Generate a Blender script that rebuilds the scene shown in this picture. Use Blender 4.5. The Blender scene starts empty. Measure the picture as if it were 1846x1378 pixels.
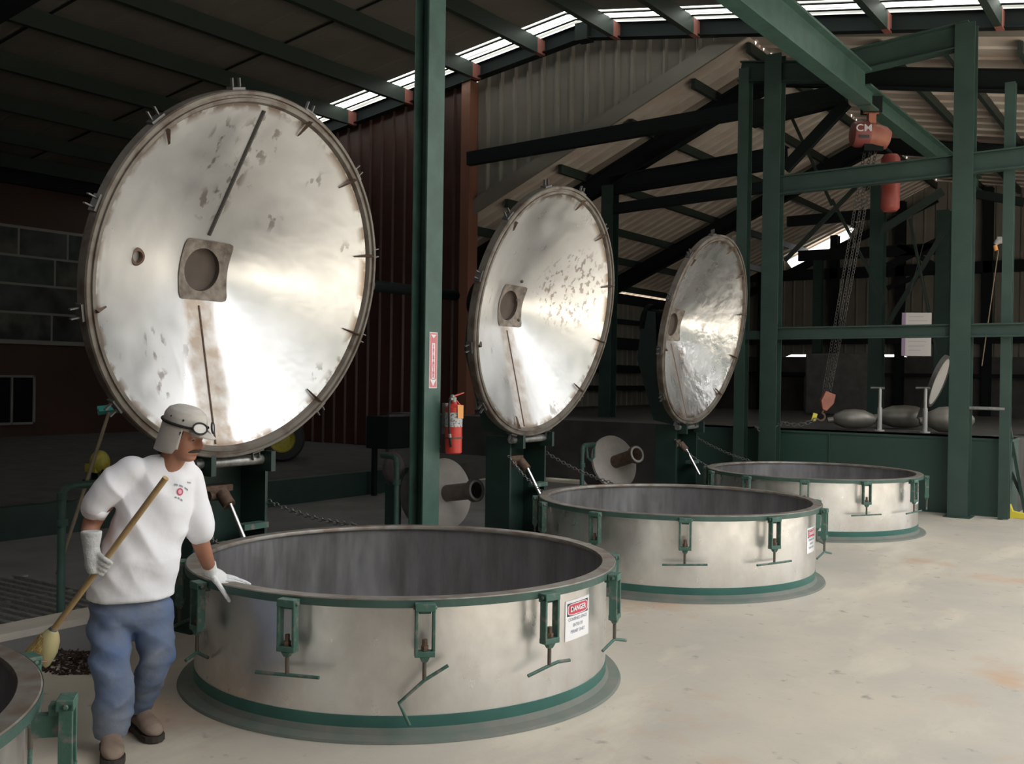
import bpy, bmesh, math, random
from mathutils import Vector, Matrix, noise
R = math.radians; PI = math.pi
random.seed(7)
S = bpy.context.scene
COL = S.collection
# ---------------------------------------------------------------- camera
FPX, YAW, PITCH, ROLL = 1873.5, .5909, -.005, .0145
CAM = Vector((3.8515, -4.6561, 1.7))
FW = Vector((-math.sin(YAW)*math.cos(PITCH), math.cos(YAW)*math.cos(PITCH), math.sin(PITCH)))
_r = Vector((math.cos(YAW), math.sin(YAW), 0)); _u = _r.cross(FW)
RT = _r*math.cos(ROLL) + _u*math.sin(ROLL)
UP = -_r*math.sin(ROLL) + _u*math.cos(ROLL)
cd = bpy.data.cameras.new('camera'); cam = bpy.data.objects.new('camera', cd); COL.objects.link(cam)
cd.sensor_width = 36; cd.lens = FPX/1846*36; cd.clip_end = 200
m = Matrix.Identity(4)
for i, v in enumerate((RT, UP, -FW)):
    for j in range(3): m[j][i] = v[j]
m.translation = CAM; cam.matrix_world = m; S.camera = cam
def ray(x, y): return FW + RT*((x-923)/FPX) - UP*((y-689)/FPX)
def on(x, y, ax, v):                       # survey helper: where a sight line meets the plane ax = v
    d = ray(x, y); i = 'xyz'.index(ax); return CAM + d*((v-CAM[i])/d[i])
def at(x, y, dep): return CAM + ray(x, y)*dep
# ---------------------------------------------------------------- tags
def tag(o, label=None, cat=None, group=None, kind=None):
    if label: o['label'] = label
    if cat: o['category'] = cat
    if group: o['group'] = group
    if kind: o['kind'] = kind
    return o
def empty(name, loc=(0, 0, 0), rz=0):
    o = bpy.data.objects.new(name, None); COL.objects.link(o); o.location = loc; o.rotation_euler = (0, 0, rz)
    o.empty_display_size = .1
    return o
def copy_tree(o, parent=None):
    c = o.copy(); COL.objects.link(c)
    if parent: c.parent = parent
    for ch in list(o.children): copy_tree(ch, c)
    return c
# ---------------------------------------------------------------- mesh builder
class MB:
    def __init__(s): s.v = []; s.f = []; s.sm = []
    def add(s, vs, fs, smooth=False):
        o = len(s.v); s.v += [Vector(v) for v in vs]
        for f in fs: s.f.append([i+o for i in f]); s.sm.append(smooth)
        return s
    def box(s, lo, hi, M=None):
        x0, y0, z0 = lo; x1, y1, z1 = hi
        vs = [Vector(p) for p in ((x0,y0,z0),(x1,y0,z0),(x1,y1,z0),(x0,y1,z0),(x0,y0,z1),(x1,y0,z1),(x1,y1,z1),(x0,y1,z1))]
        if M: vs = [M @ v for v in vs]
        return s.add(vs, [(0,3,2,1),(4,5,6,7),(0,1,5,4),(1,2,6,5),(2,3,7,6),(3,0,4,7)])
    def bar(s, p, q, w, h, up=(0, 0, 1)):   # rectangular bar, w sideways, h along up
        p = Vector(p); q = Vector(q); d = (q-p).normalized(); u = Vector(up)
        if abs(d.dot(u)) > .98: u = Vector((0, 1, 0))
        a = d.cross(u).normalized(); b = a.cross(d).normalized()
        vs = [c + a*sx*w/2 + b*sy*h/2 for c in (p, q) for sx, sy in ((-1,-1),(1,-1),(1,1),(-1,1))]
        return s.add(vs, [(0,1,2,3),(7,6,5,4),(0,4,5,1),(1,5,6,2),(2,6,7,3),(3,7,4,0)])
    def ibeam(s, p, q, w, h, t=.018, up=(0, 0, 1)):   # I section: flanges are w wide, beam is h deep along up
        p = Vector(p); q = Vector(q); d = (q-p).normalized(); u = Vector(up)
        if abs(d.dot(u)) > .98: u = Vector((0, 1, 0))
        a = d.cross(u).normalized(); b = a.cross(d).normalized()
        s.bar(p+b*(h/2-t/2), q+b*(h/2-t/2), w, t, b); s.bar(p-b*(h/2-t/2), q-b*(h/2-t/2), w, t, b)
        return s.bar(p, q, t*.8, h-2*t, b)
    def tube(s, pts, r, n=10, cap=True):
        pts = [Vector(p) for p in pts]; rs = r if isinstance(r, (list, tuple)) else [r]*len(pts)
        vs = []; prev = None
        for i, p in enumerate(pts):
            d = (pts[min(i+1, len(pts)-1)] - pts[max(i-1, 0)]).normalized()
            if prev is None:
                prev = d.orthogonal().normalized()
            prev = (prev - d*prev.dot(d)).normalized(); b = d.cross(prev)
            for k in range(n):
                a = 2*PI*k/n; vs.append(p + (prev*math.cos(a) + b*math.sin(a))*rs[i])
        fs = [(i*n+k, i*n+(k+1) % n, (i+1)*n+(k+1) % n, (i+1)*n+k) for i in range(len(pts)-1) for k in range(n)]
        if cap: fs += [tuple(range(n-1, -1, -1)), tuple((len(pts)-1)*n+k for k in range(n))]
        return s.add(vs, fs, True)
    def lathe(s, prof, n=96, M=None, closed=False, a0=0, a1=2*PI):
        full = abs(a1-a0-2*PI) < 1e-6; m = n if full else n+1
        vs = []
        for r, z in prof:
            for k in range(m):
                a = a0+(a1-a0)*k/n; v = Vector((r*math.cos(a), r*math.sin(a), z)); vs.append(M @ v if M else v)
        fs = []; L = len(prof)
        for i in range(L if closed else L-1):
            j = (i+1) % L
            for k in range(n):
                k2 = (k+1) % m; fs.append((i*m+k, i*m+k2, j*m+k2, j*m+k))
        return s.add(vs, fs, True)
    def loft(s, rings, cap=True):
        n = len(rings[0]); vs = [v for r in rings for v in r]
        fs = [(i*n+k, i*n+(k+1) % n, (i+1)*n+(k+1) % n, (i+1)*n+k) for i in range(len(rings)-1) for k in range(n)]
        if cap: fs += [tuple(range(n-1, -1, -1)), tuple((len(rings)-1)*n+k for k in range(n))]
        return s.add(vs, fs, True)
    def ball(s, c, r, M=None, nu=16, nv=10):
        c = Vector(c); r = Vector(r) if not isinstance(r, (int, float)) else Vector((r, r, r))
        rings = []
        for i in range(1, nv):
            t = PI*i/nv; rings.append([Vector((r.x*math.sin(t)*math.cos(2*PI*k/nu), r.y*math.sin(t)*math.sin(2*PI*k/nu), -r.z*math.cos(t))) for k in range(nu)])
        vs = [v for g in rings for v in g] + [Vector((0, 0, -r.z)), Vector((0, 0, r.z))]
        if M: vs = [M @ v for v in vs]
        vs = [v+c for v in vs]; L = len(rings); b, t = L*nu, L*nu+1
        fs = [(i*nu+k, i*nu+(k+1) % nu, (i+1)*nu+(k+1) % nu, (i+1)*nu+k) for i in range(L-1) for k in range(nu)]
        fs += [(b, (k+1) % nu, k) for k in range(nu)] + [(t, (L-1)*nu+k, (L-1)*nu+(k+1) % nu) for k in range(nu)]
        return s.add(vs, fs, True)
    def build(s, name, mat, parent=None, bevel=0, recalc=True):
        me = bpy.data.meshes.new(name); me.from_pydata(s.v, [], s.f)
        for p, f in zip(me.polygons, s.sm): p.use_smooth = f
        if recalc:
            bm = bmesh.new(); bm.from_mesh(me); bmesh.ops.recalc_face_normals(bm, faces=bm.faces); bm.to_mesh(me); bm.free()
        me.materials.append(mat)
        o = bpy.data.objects.new(name, me); COL.objects.link(o)
        if parent: o.parent = parent
        if any(s.sm):
            me.set_sharp_from_angle(angle=R(38))
        if bevel:
            b = o.modifiers.new('bevel', 'BEVEL'); b.width = bevel; b.segments = 2; b.limit_method = 'ANGLE'
        return o
def text_mesh(body, size, mat, name='lettering', parent=None, warp=None, bold=.0, align='CENTER', space=1.0):
    c = bpy.data.curves.new(name, 'FONT'); c.body = body; c.size = size; c.align_x = align; c.align_y = 'CENTER'
    c.offset = bold; c.extrude = .0004; c.resolution_u = 3; c.space_character = space
    t = bpy.data.objects.new(name, c); COL.objects.link(t)
    me = bpy.data.meshes.new_from_object(t.evaluated_get(bpy.context.evaluated_depsgraph_get()))
    bpy.data.objects.remove(t); me.name = name
    if warp:
        for v in me.vertices: v.co = warp(v.co)
    me.materials.clear(); me.materials.append(mat)
    o = bpy.data.objects.new(name, me); COL.objects.link(o)
    if parent: o.parent = parent
    return o
# ---------------------------------------------------------------- materials
def mat(name, col, rough=.6, metal=0.0, spec=None, var=0.0, var_col=None, scale=4.0, bump=0.0, bump_scale=30.0, streak=None, detail=6, thr=(.35, .7), rough_var=0.0):
    M = bpy.data.materials.new(name); M.use_nodes = True; nt = M.node_tree; N = nt.nodes; L = nt.links
    b = N['Principled BSDF']; b.inputs['Base Color'].default_value = (*col, 1); b.inputs['Roughness'].default_value = rough; b.inputs['Metallic'].default_value = metal
    if spec is not None: b.inputs['Specular IOR Level'].default_value = spec
    tc = N.new('ShaderNodeTexCoord'); mp = N.new('ShaderNodeMapping'); L.new(tc.outputs['Object'], mp.inputs[0])
    if streak: mp.inputs['Scale'].default_value = streak
    if var or var_col:
        n = N.new('ShaderNodeTexNoise'); n.inputs['Scale'].default_value = scale; n.inputs['Detail'].default_value = detail; L.new(mp.outputs[0], n.inputs['Vector'])
        mr = N.new('ShaderNodeMapRange'); mr.inputs[1].default_value = thr[0]; mr.inputs[2].default_value = thr[1]; L.new(n.outputs['Fac'], mr.inputs[0])
        mx = N.new('ShaderNodeMix'); mx.data_type = 'RGBA'; mx.inputs[6].default_value = (*col, 1)
        vc = var_col or tuple(c*(1-var) for c in col); mx.inputs[7].default_value = (*vc, 1)
        L.new(mr.outputs[0], mx.inputs[0]); L.new(mx.outputs[2], b.inputs['Base Color'])
        if rough_var:
            m2 = N.new('ShaderNodeMapRange'); m2.inputs[1].default_value = .3; m2.inputs[2].default_value = .7
            m2.inputs[3].default_value = rough-rough_var; m2.inputs[4].default_value = rough+rough_var; L.new(n.outputs['Fac'], m2.inputs[0]); L.new(m2.outputs[0], b.inputs['Roughness'])
    if bump:
        n2 = N.new('ShaderNodeTexNoise'); n2.inputs['Scale'].default_value = bump_scale; n2.inputs['Detail'].default_value = 5; L.new(tc.outputs['Object'], n2.inputs['Vector'])
        bp = N.new('ShaderNodeBump'); bp.inputs['Strength'].default_value = bump; bp.inputs['Distance'].default_value = .02; L.new(n2.outputs['Fac'], bp.inputs['Height']); L.new(bp.outputs[0], b.inputs['Normal'])
    return M
GREEN = mat('green_paint', (.06, .122, .10), .45, var_col=(.042, .085, .07), scale=5, bump=.1)
GREEN_F = mat('frame_green_paint', (.036, .072, .058), .5, var_col=(.027, .054, .044), scale=3)
GREEN_D = mat('dark_green_paint', (.018, .045, .036), .5, var=.3, scale=4)
GREEN_WORN = mat('worn_green_paint', (.055, .135, .105), .5, var_col=(.20, .19, .165), scale=22, thr=(.52, .68), bump=.2)
GREEN_PANEL = mat('green_panel_paint', (.03, .08, .062), .5, var_col=(.036, .066, .055), scale=1.2)
BLACKSTEEL = mat('black_steel', (.010, .014, .014), .75, spec=.15)
GREEN_B = mat('teal_base_paint', (.04, .15, .125), .45, var=.2, scale=6)
DUSTY = mat('dusty_green_flange', (.13, .165, .14), .75, var_col=(.20, .19, .165), scale=5)
PURLIN = mat('green_black_purlin', (.018, .03, .024), .6)
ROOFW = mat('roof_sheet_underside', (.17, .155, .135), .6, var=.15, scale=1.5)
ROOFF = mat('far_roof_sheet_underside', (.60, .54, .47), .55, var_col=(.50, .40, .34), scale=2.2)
CLAD = mat('beige_cladding', (.20, .183, .155), .6, var=.2, scale=1.4)
BROWN = mat('brown_cladding', (.062, .023, .017), .5, var=.3, scale=2)
BROWN_T = mat('brown_corner_trim', (.20, .085, .055), .5)
BROWN_W = mat('brown_side_wall', (.055, .024, .016), .6, var=.3, scale=.8)
PRIMER = mat('red_primer', (.22, .08, .065), .7)
REAR_SHADE = mat('rear_floor_shade', (.20, .19, .185), .75, var=.35, scale=1.3)  # concrete darkened in its colour to stand for dim light
DARKCONC = mat('dark_concrete', (.08, .075, .07), .8, var=.4, scale=3)
RIM = mat('rim_bare_steel', (.32, .30, .27), .5, .5, var_col=(.22, .17, .135), scale=9, thr=(.4, .65))
CHROME = mat('chrome', (.6, .6, .6), .28, 1)
GALV = mat('galvanised', (.42, .42, .40), .45, .7, var=.4, scale=25)
CHAINM = mat('chain_steel', (.20, .20, .19), .5, .7)
RUSTY = mat('rusty_steel', (.20, .13, .09), .7, .3, var_col=(.10, .06, .045), scale=30)
BOLTM = mat('dark_bolt_steel', (.14, .12, .10), .55, .6)
GALVW = mat('pale_galvanised', (.55, .54, .52), .5, .2)
GREYTAN = mat('grey_tan_paint', (.58, .53, .48), .6, var=.2, scale=6)
PIPEM = mat('tan_pipe', (.20, .17, .14), .5, .4, var=.3, scale=8)
MOTOR = mat('dusty_mauve_motor', (.11, .085, .09), .7)
RED = mat('red_enamel', (.62, .055, .04), .35, var=.15, scale=8)
REDHOIST = mat('orange_red_hoist_paint', (.40, .14, .085), .5, var_col=(.30, .10, .07), scale=6)
REDHOIST_D = mat('dark_red_hoist_paint', (.24, .06, .055), .5)
WHITE = mat('white_sign', (.86, .85, .86), .5)
LABELW = mat('extinguisher_label', (.55, .55, .54), .4, var_col=(.15, .15, .17), scale=60, thr=(.5, .6))
ORANGE = mat('orange_tag', (.78, .34, .10), .6)
SIGNRED = mat('sign_red', (.62, .06, .10), .5)
SIGNPINK = mat('faded_sign_red', (.66, .22, .24), .5)
INK = mat('ink', (.03, .03, .035), .6)
GREYINK = mat('faded_ink', (.30, .32, .38), .6)
BLACK = mat('black_rubber', (.012, .012, .012), .6)
YELLOW = mat('yellow_paint', (.72, .60, .05), .45)
YELLOWD = mat('dim_yellow_paint', (.42, .36, .05), .5, var=.3, scale=20)
WOOD = mat('broom_handle_wood', (.52, .36, .17), .5, var_col=(.40, .27, .13), scale=4, streak=(6, 6, 1))
OLDWOOD = mat('weathered_wood_pole', (.23, .18, .12), .7, var=.2, scale=8)
STRAW = mat('straw', (.62, .48, .20), .7, var_col=(.42, .27, .09), scale=60, streak=(1, 1, .08), bump=.6, bump_scale=150)
STRAWL = mat('pale_straw_cap', (.70, .62, .33), .6, var=.15, scale=8, bump=.2)
TEAL = mat('teal_brush', (.06, .34, .30), .5)
LEAFM = mat('spilled_mulch', (.07, .035, .025), .9, var=.5, scale=60, bump=1, bump_scale=90)
GLASS = mat('dark_window_pane', (.006, .006, .008), .12)
FRAMEM = mat('window_frame', (.20, .19, .18), .5)
PHOTOF = mat('collage_board_white', (.22, .21, .20), .5)
GREYDARK = mat('dark_grey_machine', (.09, .085, .08), .6, var=.4, scale=6)
DRUMM = mat('grey_drum_steel', (.30, .28, .25), .45, .5, var=.3, scale=6)
PAPER = mat('paper_board', (.55, .52, .50), .6)
PURPLE = mat('paper_board_purple', (.30, .20, .32), .6)
SKYSHEET = bpy.data.materials.new('translucent_roof_sheet'); SKYSHEET.use_nodes = True
_n = SKYSHEET.node_tree; _n.nodes.clear(); _o = _n.nodes.new('ShaderNodeOutputMaterial'); _t = _n.nodes.new('ShaderNodeBsdfTranslucent'); _n.links.new(_t.outputs[0], _o.inputs[0])
_c = _n.nodes.new('ShaderNodeTexCoord'); _w = _n.nodes.new('ShaderNodeTexWave'); _w.bands_direction = 'Y'; _w.inputs['Scale'].default_value = 1.4; _w.inputs['Distortion'].default_value = .6; _r = _n.nodes.new('ShaderNodeValToRGB'); _r.color_ramp.elements[0].color = (.10, .10, .09, 1); _r.color_ramp.elements[1].color = (.62, .66, .61, 1); _r.color_ramp.elements[0].position = .15; _r.color_ramp.elements[1].position = .6
_n.links.new(_c.outputs['Object'], _w.inputs['Vector']); _n.links.new(_w.outputs['Fac'], _r.inputs[0]); _n.links.new(_r.outputs[0], _t.inputs[0])
# steel of the vats: blotchy brushed sheet
def steel(name, base, dark, rough, metal=.9, bumpd=.3, streak=(1.2, 1.2, .35)):
    M = bpy.data.materials.new(name); M.use_nodes = True; nt = M.node_tree; N = nt.nodes; L = nt.links; b = N['Principled BSDF']
    tc = N.new('ShaderNodeTexCoord'); mp = N.new('ShaderNodeMapping'); mp.inputs['Scale'].default_value = streak; L.new(tc.outputs['Object'], mp.inputs[0])
    n = N.new('ShaderNodeTexNoise'); n.inputs['Scale'].default_value = 3.2; n.inputs['Detail'].default_value = 8; n.inputs['Roughness'].default_value = .65; L.new(mp.outputs[0], n.inputs['Vector'])
    cr = N.new('ShaderNodeValToRGB'); cr.color_ramp.elements[0].position = .36; cr.color_ramp.elements[1].position = .62
    cr.color_ramp.elements[0].color = (*dark, 1); cr.color_ramp.elements[1].color = (*base, 1); L.new(n.outputs['Fac'], cr.inputs[0]); L.new(cr.outputs[0], b.inputs['Base Color'])
    n3 = N.new('ShaderNodeTexNoise'); n3.inputs['Scale'].default_value = 14; n3.inputs['Detail'].default_value = 6; L.new(mp.outputs[0], n3.inputs['Vector'])
    mr = N.new('ShaderNodeMapRange'); mr.inputs[1].default_value = .3; mr.inputs[2].default_value = .7; mr.inputs[3].default_value = rough-.05; mr.inputs[4].default_value = rough+.09
    L.new(n3.outputs['Fac'], mr.inputs[0]); L.new(mr.outputs[0], b.inputs['Roughness']); b.inputs['Metallic'].default_value = metal
    n2 = N.new('ShaderNodeTexNoise'); n2.inputs['Scale'].default_value = 2.4; n2.inputs['Detail'].default_value = 3; L.new(tc.outputs['Object'], n2.inputs['Vector'])
    bp = N.new('ShaderNodeBump'); bp.inputs['Strength'].default_value = bumpd; bp.inputs['Distance'].default_value = .05; L.new(n2.outputs['Fac'], bp.inputs['Height']); L.new(bp.outputs[0], b.inputs['Normal'])
    return M
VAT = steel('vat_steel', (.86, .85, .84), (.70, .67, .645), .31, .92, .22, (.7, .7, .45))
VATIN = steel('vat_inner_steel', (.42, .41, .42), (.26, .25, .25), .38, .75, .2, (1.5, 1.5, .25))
def lid_mat(name, rough, crumple, strip, scr_seed, smudge=None, SMS=26):
    M = bpy.data.materials.new(name); M.use_nodes = True; nt = M.node_tree; N = nt.nodes; L = nt.links; b = N['Principled BSDF']
    def mth(op, a, c=None, d=None, clamp=False):
        q = N.new('ShaderNodeMath'); q.operation = op; q.use_clamp = clamp
        for i, v in enumerate((a, c, d)):
            if v is None: continue
            if isinstance(v, (int, float)): q.inputs[i].default_value = v
            else: L.new(v, q.inputs[i])
        return q.outputs[0]
    def mr(v, a, bb, c=0., d=1.):
        q = N.new('ShaderNodeMapRange'); q.inputs[1].default_value = a; q.inputs[2].default_value = bb; q.inputs[3].default_value = c; q.inputs[4].default_value = d; L.new(v, q.inputs[0]); return q.outputs[0]
    def noi(sc, det, off, vscale=(1, 1, 1)):
        mp = N.new('ShaderNodeMapping'); mp.inputs['Location'].default_value = (off, off*.7, off*1.3); mp.inputs['Scale'].default_value = vscale; L.new(tc.outputs['Object'], mp.inputs[0])
        q = N.new('ShaderNodeTexNoise'); q.inputs['Scale'].default_value = sc; q.inputs['Detail'].default_value = det; L.new(mp.outputs[0], q.inputs['Vector']); return q.outputs['Fac']
    def mixc(f, a, c):
        q = N.new('ShaderNodeMix'); q.data_type = 'RGBA'; L.new(f, q.inputs[0])
        for i, v in ((6, a), (7, c)):
            if isinstance(v, tuple): q.inputs[i].default_value = (*v, 1)
            else: L.new(v, q.inputs[i])
        return q.outputs[2]
    tc = N.new('ShaderNodeTexCoord'); sp = N.new('ShaderNodeSeparateXYZ'); L.new(tc.outputs['Object'], sp.inputs[0]); x, y = sp.outputs[0], sp.outputs[1]
    rr = mth('SQRT', mth('ADD', mth('MULTIPLY', x, x), mth('MULTIPLY', y, y)))
    col = mixc(mr(noi(2.0, 5, scr_seed), .35, .65), (.80, .80, .80), (.69, .685, .68))
    # brownish strip below the hub plate
    wob = mth('MULTIPLY', mth('SUBTRACT', noi(5, 4, 3), .5), .12)
    sx = mth('ABSOLUTE', mth('ADD', mth('ADD', x, .04), wob))
    st = mth('MULTIPLY', mr(sx, .10, .16, 1, 0), mr(y, -.15, -.2, 0, 1))
    st = mth('MULTIPLY', st, strip)
    col = mixc(mth('MULTIPLY', st, mr(noi(9, 6, 9), .35, .65, .25, 1.)), col, (.46, .38, .31))
    # grey scuffs
    v = N.new('ShaderNodeTexVoronoi'); v.inputs['Scale'].default_value = 2.3; mp = N.new('ShaderNodeMapping'); mp.inputs['Location'].default_value = (scr_seed, 1, 0); L.new(tc.outputs['Object'], mp.inputs[0]); L.new(mp.outputs[0], v.inputs['Vector'])
    sc = mth('MULTIPLY', mr(v.outputs['Distance'], .10, .22, 1, 0), mr(noi(16, 3, scr_seed+2, (1, .6, 1)), .56, .60))
    col = mixc(mth('MULTIPLY', sc, .8), col, (.34, .32, .30))
    # rust along the rim and in spots
    rim = mth('MULTIPLY', mr(rr, 1.055, 1.10), mr(noi(9, 5, 5), .42, .54)); col = mixc(mth('MULTIPLY', rim, .8), col, (.22, .14, .08))
    if smudge:
        for (cx, cy, w, h) in smudge:
            dx = mth('DIVIDE', mth('SUBTRACT', x, cx), w); dy = mth('DIVIDE', mth('SUBTRACT', y, cy), h)
            q = mr(mth('ADD', mth('MULTIPLY', dx, dx), mth('MULTIPLY', dy, dy)), .4, 1., 1, 0)
            q = mth('MULTIPLY', q, mr(noi(SMS, 6, cx*3+1, (1, .6, 1)), .54, .60)); col = mixc(mth('MULTIPLY', q, .75), col, (.27, .22, .20))
    L.new(col, b.inputs['Base Color']); b.inputs['Metallic'].default_value = .80 if not crumple else .85
    L.new(mth('ADD', mr(noi(3.5, 5, 8), .3, .7, rough-.07, rough+.09), mth('MULTIPLY', st, .2)), b.inputs['Roughness'])
    h = noi(3.0, 3, 2)
    bp = N.new('ShaderNodeBump'); bp.inputs['Distance'].default_value = .05; bp.inputs['Strength'].default_value = .16
    if crumple:
        h = mth('ADD', h, mth('MULTIPLY', mth('MULTIPLY', noi(4.2, 4, 6), mr(y, .1, -.5, .06, 1.)), 1.5)); bp.inputs['Strength'].default_value = .42
    L.new(h, bp.inputs['Height']); L.new(bp.outputs[0], b.inputs['Normal'])
    return M
def floor_mat():
    M = bpy.data.materials.new('concrete_floor'); M.use_nodes = True; nt = M.node_tree; N = nt.nodes; L = nt.links; b = N['Principled BSDF']
    tc = N.new('ShaderNodeTexCoord')
    def noi(sc, det, vs=(1, 1, 1), loc=(0, 0, 0)):
        mp = N.new('ShaderNodeMapping'); mp.inputs['Scale'].default_value = vs; mp.inputs['Location'].default_value = loc; mp.inputs['Rotation'].default_value = (0, 0, .59); L.new(tc.outputs['Object'], mp.inputs[0])
        q = N.new('ShaderNodeTexNoise'); q.inputs['Scale'].default_value = sc; q.inputs['Detail'].default_value = det; q.inputs['Roughness'].default_value = .6; L.new(mp.outputs[0], q.inputs['Vector']); return q.outputs['Fac']
    def ramp(v, a, c):
        q = N.new('ShaderNodeMapRange'); q.inputs[1].default_value = a; q.inputs[2].default_value = c; L.new(v, q.inputs[0]); return q.outputs[0]
    def mixc(f, a, c):
        q = N.new('ShaderNodeMix'); q.data_type = 'RGBA'; L.new(f, q.inputs[0])
        for i, w in ((6, a), (7, c)):
            if isinstance(w, tuple): q.inputs[i].default_value = (*w, 1)
            else: L.new(w, q.inputs[i])
        return q.outputs[2]
    c = mixc(ramp(noi(.8, 6), .35, .65), (.56, .50, .41), (.45, .42, .365))
    c = mixc(ramp(noi(1.6, 7, (1, .35, 1), (3, 1, 0)), .52, .66), c, (.62, .56, .455))
    c = mixc(ramp(noi(.9, 5, (1, 1, 1), (9, 5, 0)), .60, .72), c, (.52, .37, .26))
    c = mixc(ramp(noi(7, 6, (1, 1, 1), (4, 2, 0)), .62, .72), c, (.33, .30, .26))
    L.new(c, b.inputs['Base Color']); b.inputs['Roughness'].default_value = .62; b.inputs['Specular IOR Level'].default_value = .3
    bp = N.new('ShaderNodeBump'); bp.inputs['Strength'].default_value = .12; bp.inputs['Distance'].default_value = .01; L.new(noi(25, 5), bp.inputs['Height']); L.new(bp.outputs[0], b.inputs['Normal'])
    return M
FLOOR = floor_mat()
TN = [0]
def trim(mb, m):
    TN[0] += 1; return tag(mb.build('trim_%d' % TN[0], m), kind='structure')
# ================================================================= the buildings
ROOF_Y0, ROOF_Y1, GX, GZ, SL, SRr = -5.6, 10.25, -5.2, 7.83, .155, .148
def near_z(x): return GZ + SL*(x-GX) if x < GX else GZ - SRr*(x-GX)
def far_z(x): return 4.74 + .4545*(x+7.62) if x < -2.3 else 7.16 - .17*(x+2.3)
def sheet(mb, O, u, v, n, L, v0, v1, pitch=.3, w=.07, h=.03, thick=0):
    O, u, v, n = map(Vector, (O, u, v, n)); us = []
    k = 0.0
    while k < L:
        for a, b in ((0, 0), (pitch-w-.03, 0), (pitch-w, h), (pitch-.03, h)):
            if k+a <= L: us.append((k+a, b))
        k += pitch
    us.append((L, 0)); vs = []
    for a, b in us:
        vs += [O+u*a+v*v0(a)+n*b, O+u*a+v*v1(a)+n*b]
    mb.add(vs, [(2*i, 2*i+2, 2*i+3, 2*i+1) for i in range(len(us)-1)])
def slab(name, m, lo, hi, kind='structure'):
    return tag(MB().box(lo, hi).build(name, m), kind=kind)
# floor
f = MB().box((-40, -40, -.1), (60, 60, 0)); tag(f.build('floor', FLOOR), kind='structure')
# near roof, two slopes with their corrugation running down the slope
def slope(x0, x1, y0, y1, zf, m, name, pitch, w, h, dz=0.0):
    a = Vector((x0, y0, zf(x0)+dz)); d = Vector((x1-x0, 0, zf(x1)-zf(x0))); Ln = d.length; d.normalize()
    mb = MB(); sheet(mb, a, (0, 1, 0), d, (0, 0, -1), y1-y0, lambda t: 0, lambda t: Ln, pitch, w, h)
    return tag(mb.build(name, m, recalc=False), kind='structure')
slope(-17.2, GX, ROOF_Y0, ROOF_Y1, near_z, ROOFW, 'ceiling', .9, .05, .012)
slope(GX, 3.7, ROOF_Y0, ROOF_Y1, near_z, ROOFW, 'ceiling', .9, .05, .012)
slope(-17.2, GX, ROOF_Y1, 10.92, near_z, SKYSHEET, 'window_1', .3, .03, .03)
slope(GX, 3.7, ROOF_Y1, 10.92, near_z, SKYSHEET, 'window_2', .3, .03, .03)
# lap ribs of the translucent strip
for x0, x1 in ((-17.2, GX), (GX, 3.7)):
    b = MB()
    for y in (10.30, 10.62): b.bar((x0, y, near_z(x0)-.03), (x1, y, near_z(x1)-.03), .035, .02)
    trim(b, BLACKSTEEL)
# purlins of the near roof (C sections), red primer at the gable end
for x in (-16.4, -15.1, -13.65, -12.1, -10.5, -9.05, -7.45, -6.05, -4.55, -3.1, -1.6, -.1, 1.4, 2.9, 3.6):
    z = near_z(x)-.035
    b = MB(); b.bar((x, ROOF_Y0, z-.14), (x, 10.68, z-.14), .10, .27); trim(b, PURLIN)
    b = MB(); b.bar((x, 10.68, z-.14), (x, 10.93, z-.14), .098, .26); trim(b, PRIMER)
# cross seams of the roof lining seen as thin dark lines
b = MB()
for y in (4.3, 7.6): b.bar((-17, y, near_z(-17)-.03), (GX, y, near_z(GX)-.03), .03, .02)
trim(b, BLACKSTEEL)
# gable rafters (black, I section) at the far end and at the near end
for y in (11.0, -1.3, -5.4):
    b = MB(); b.ibeam((-17, y-.07, near_z(-17)-.14), (GX, y-.07, near_z(GX)-.14), .2, .27); b.ibeam((GX, y-.07, near_z(GX)-.14), (3.7, y-.07, near_z(3.7)-.14), .2, .27)
    b.box((GX-.12, y-.2, near_z(GX)-.32), (GX+.12, y+.05, near_z(GX)-.02)); trim(b, BLACKSTEEL)
# intermediate rafter near the top left corner
b = MB(); b.ibeam((-17, 3.2, near_z(-17)-.42), (GX-.5, 3.2, near_z(GX-.5)-.42), .22, .36); trim(b, BLACKSTEEL)
# grey gable cladding over the far roof
mb = MB(); x0 = -7.6; sheet(mb, (x0, 11.12, 0), (1, 0, 0), (0, 0, 1), (0, -1, 0), 11, lambda a: far_z(x0+a), lambda a: near_z(x0+a), .3, .07, .06)
tag(mb.build('wall_gable', CLAD, recalc=False), kind='structure')
b = MB(); b.bar((-9.2, 11.03, far_z(-9.2)+.10), (-2.3, 11.03, far_z(-2.3)+.10), .05, .26); b.bar((-2.3, 11.03, far_z(-2.3)+.08), (3.4, 11.03, far_z(3.4)+.08), .05, .2); trim(b, CLAD)
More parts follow.
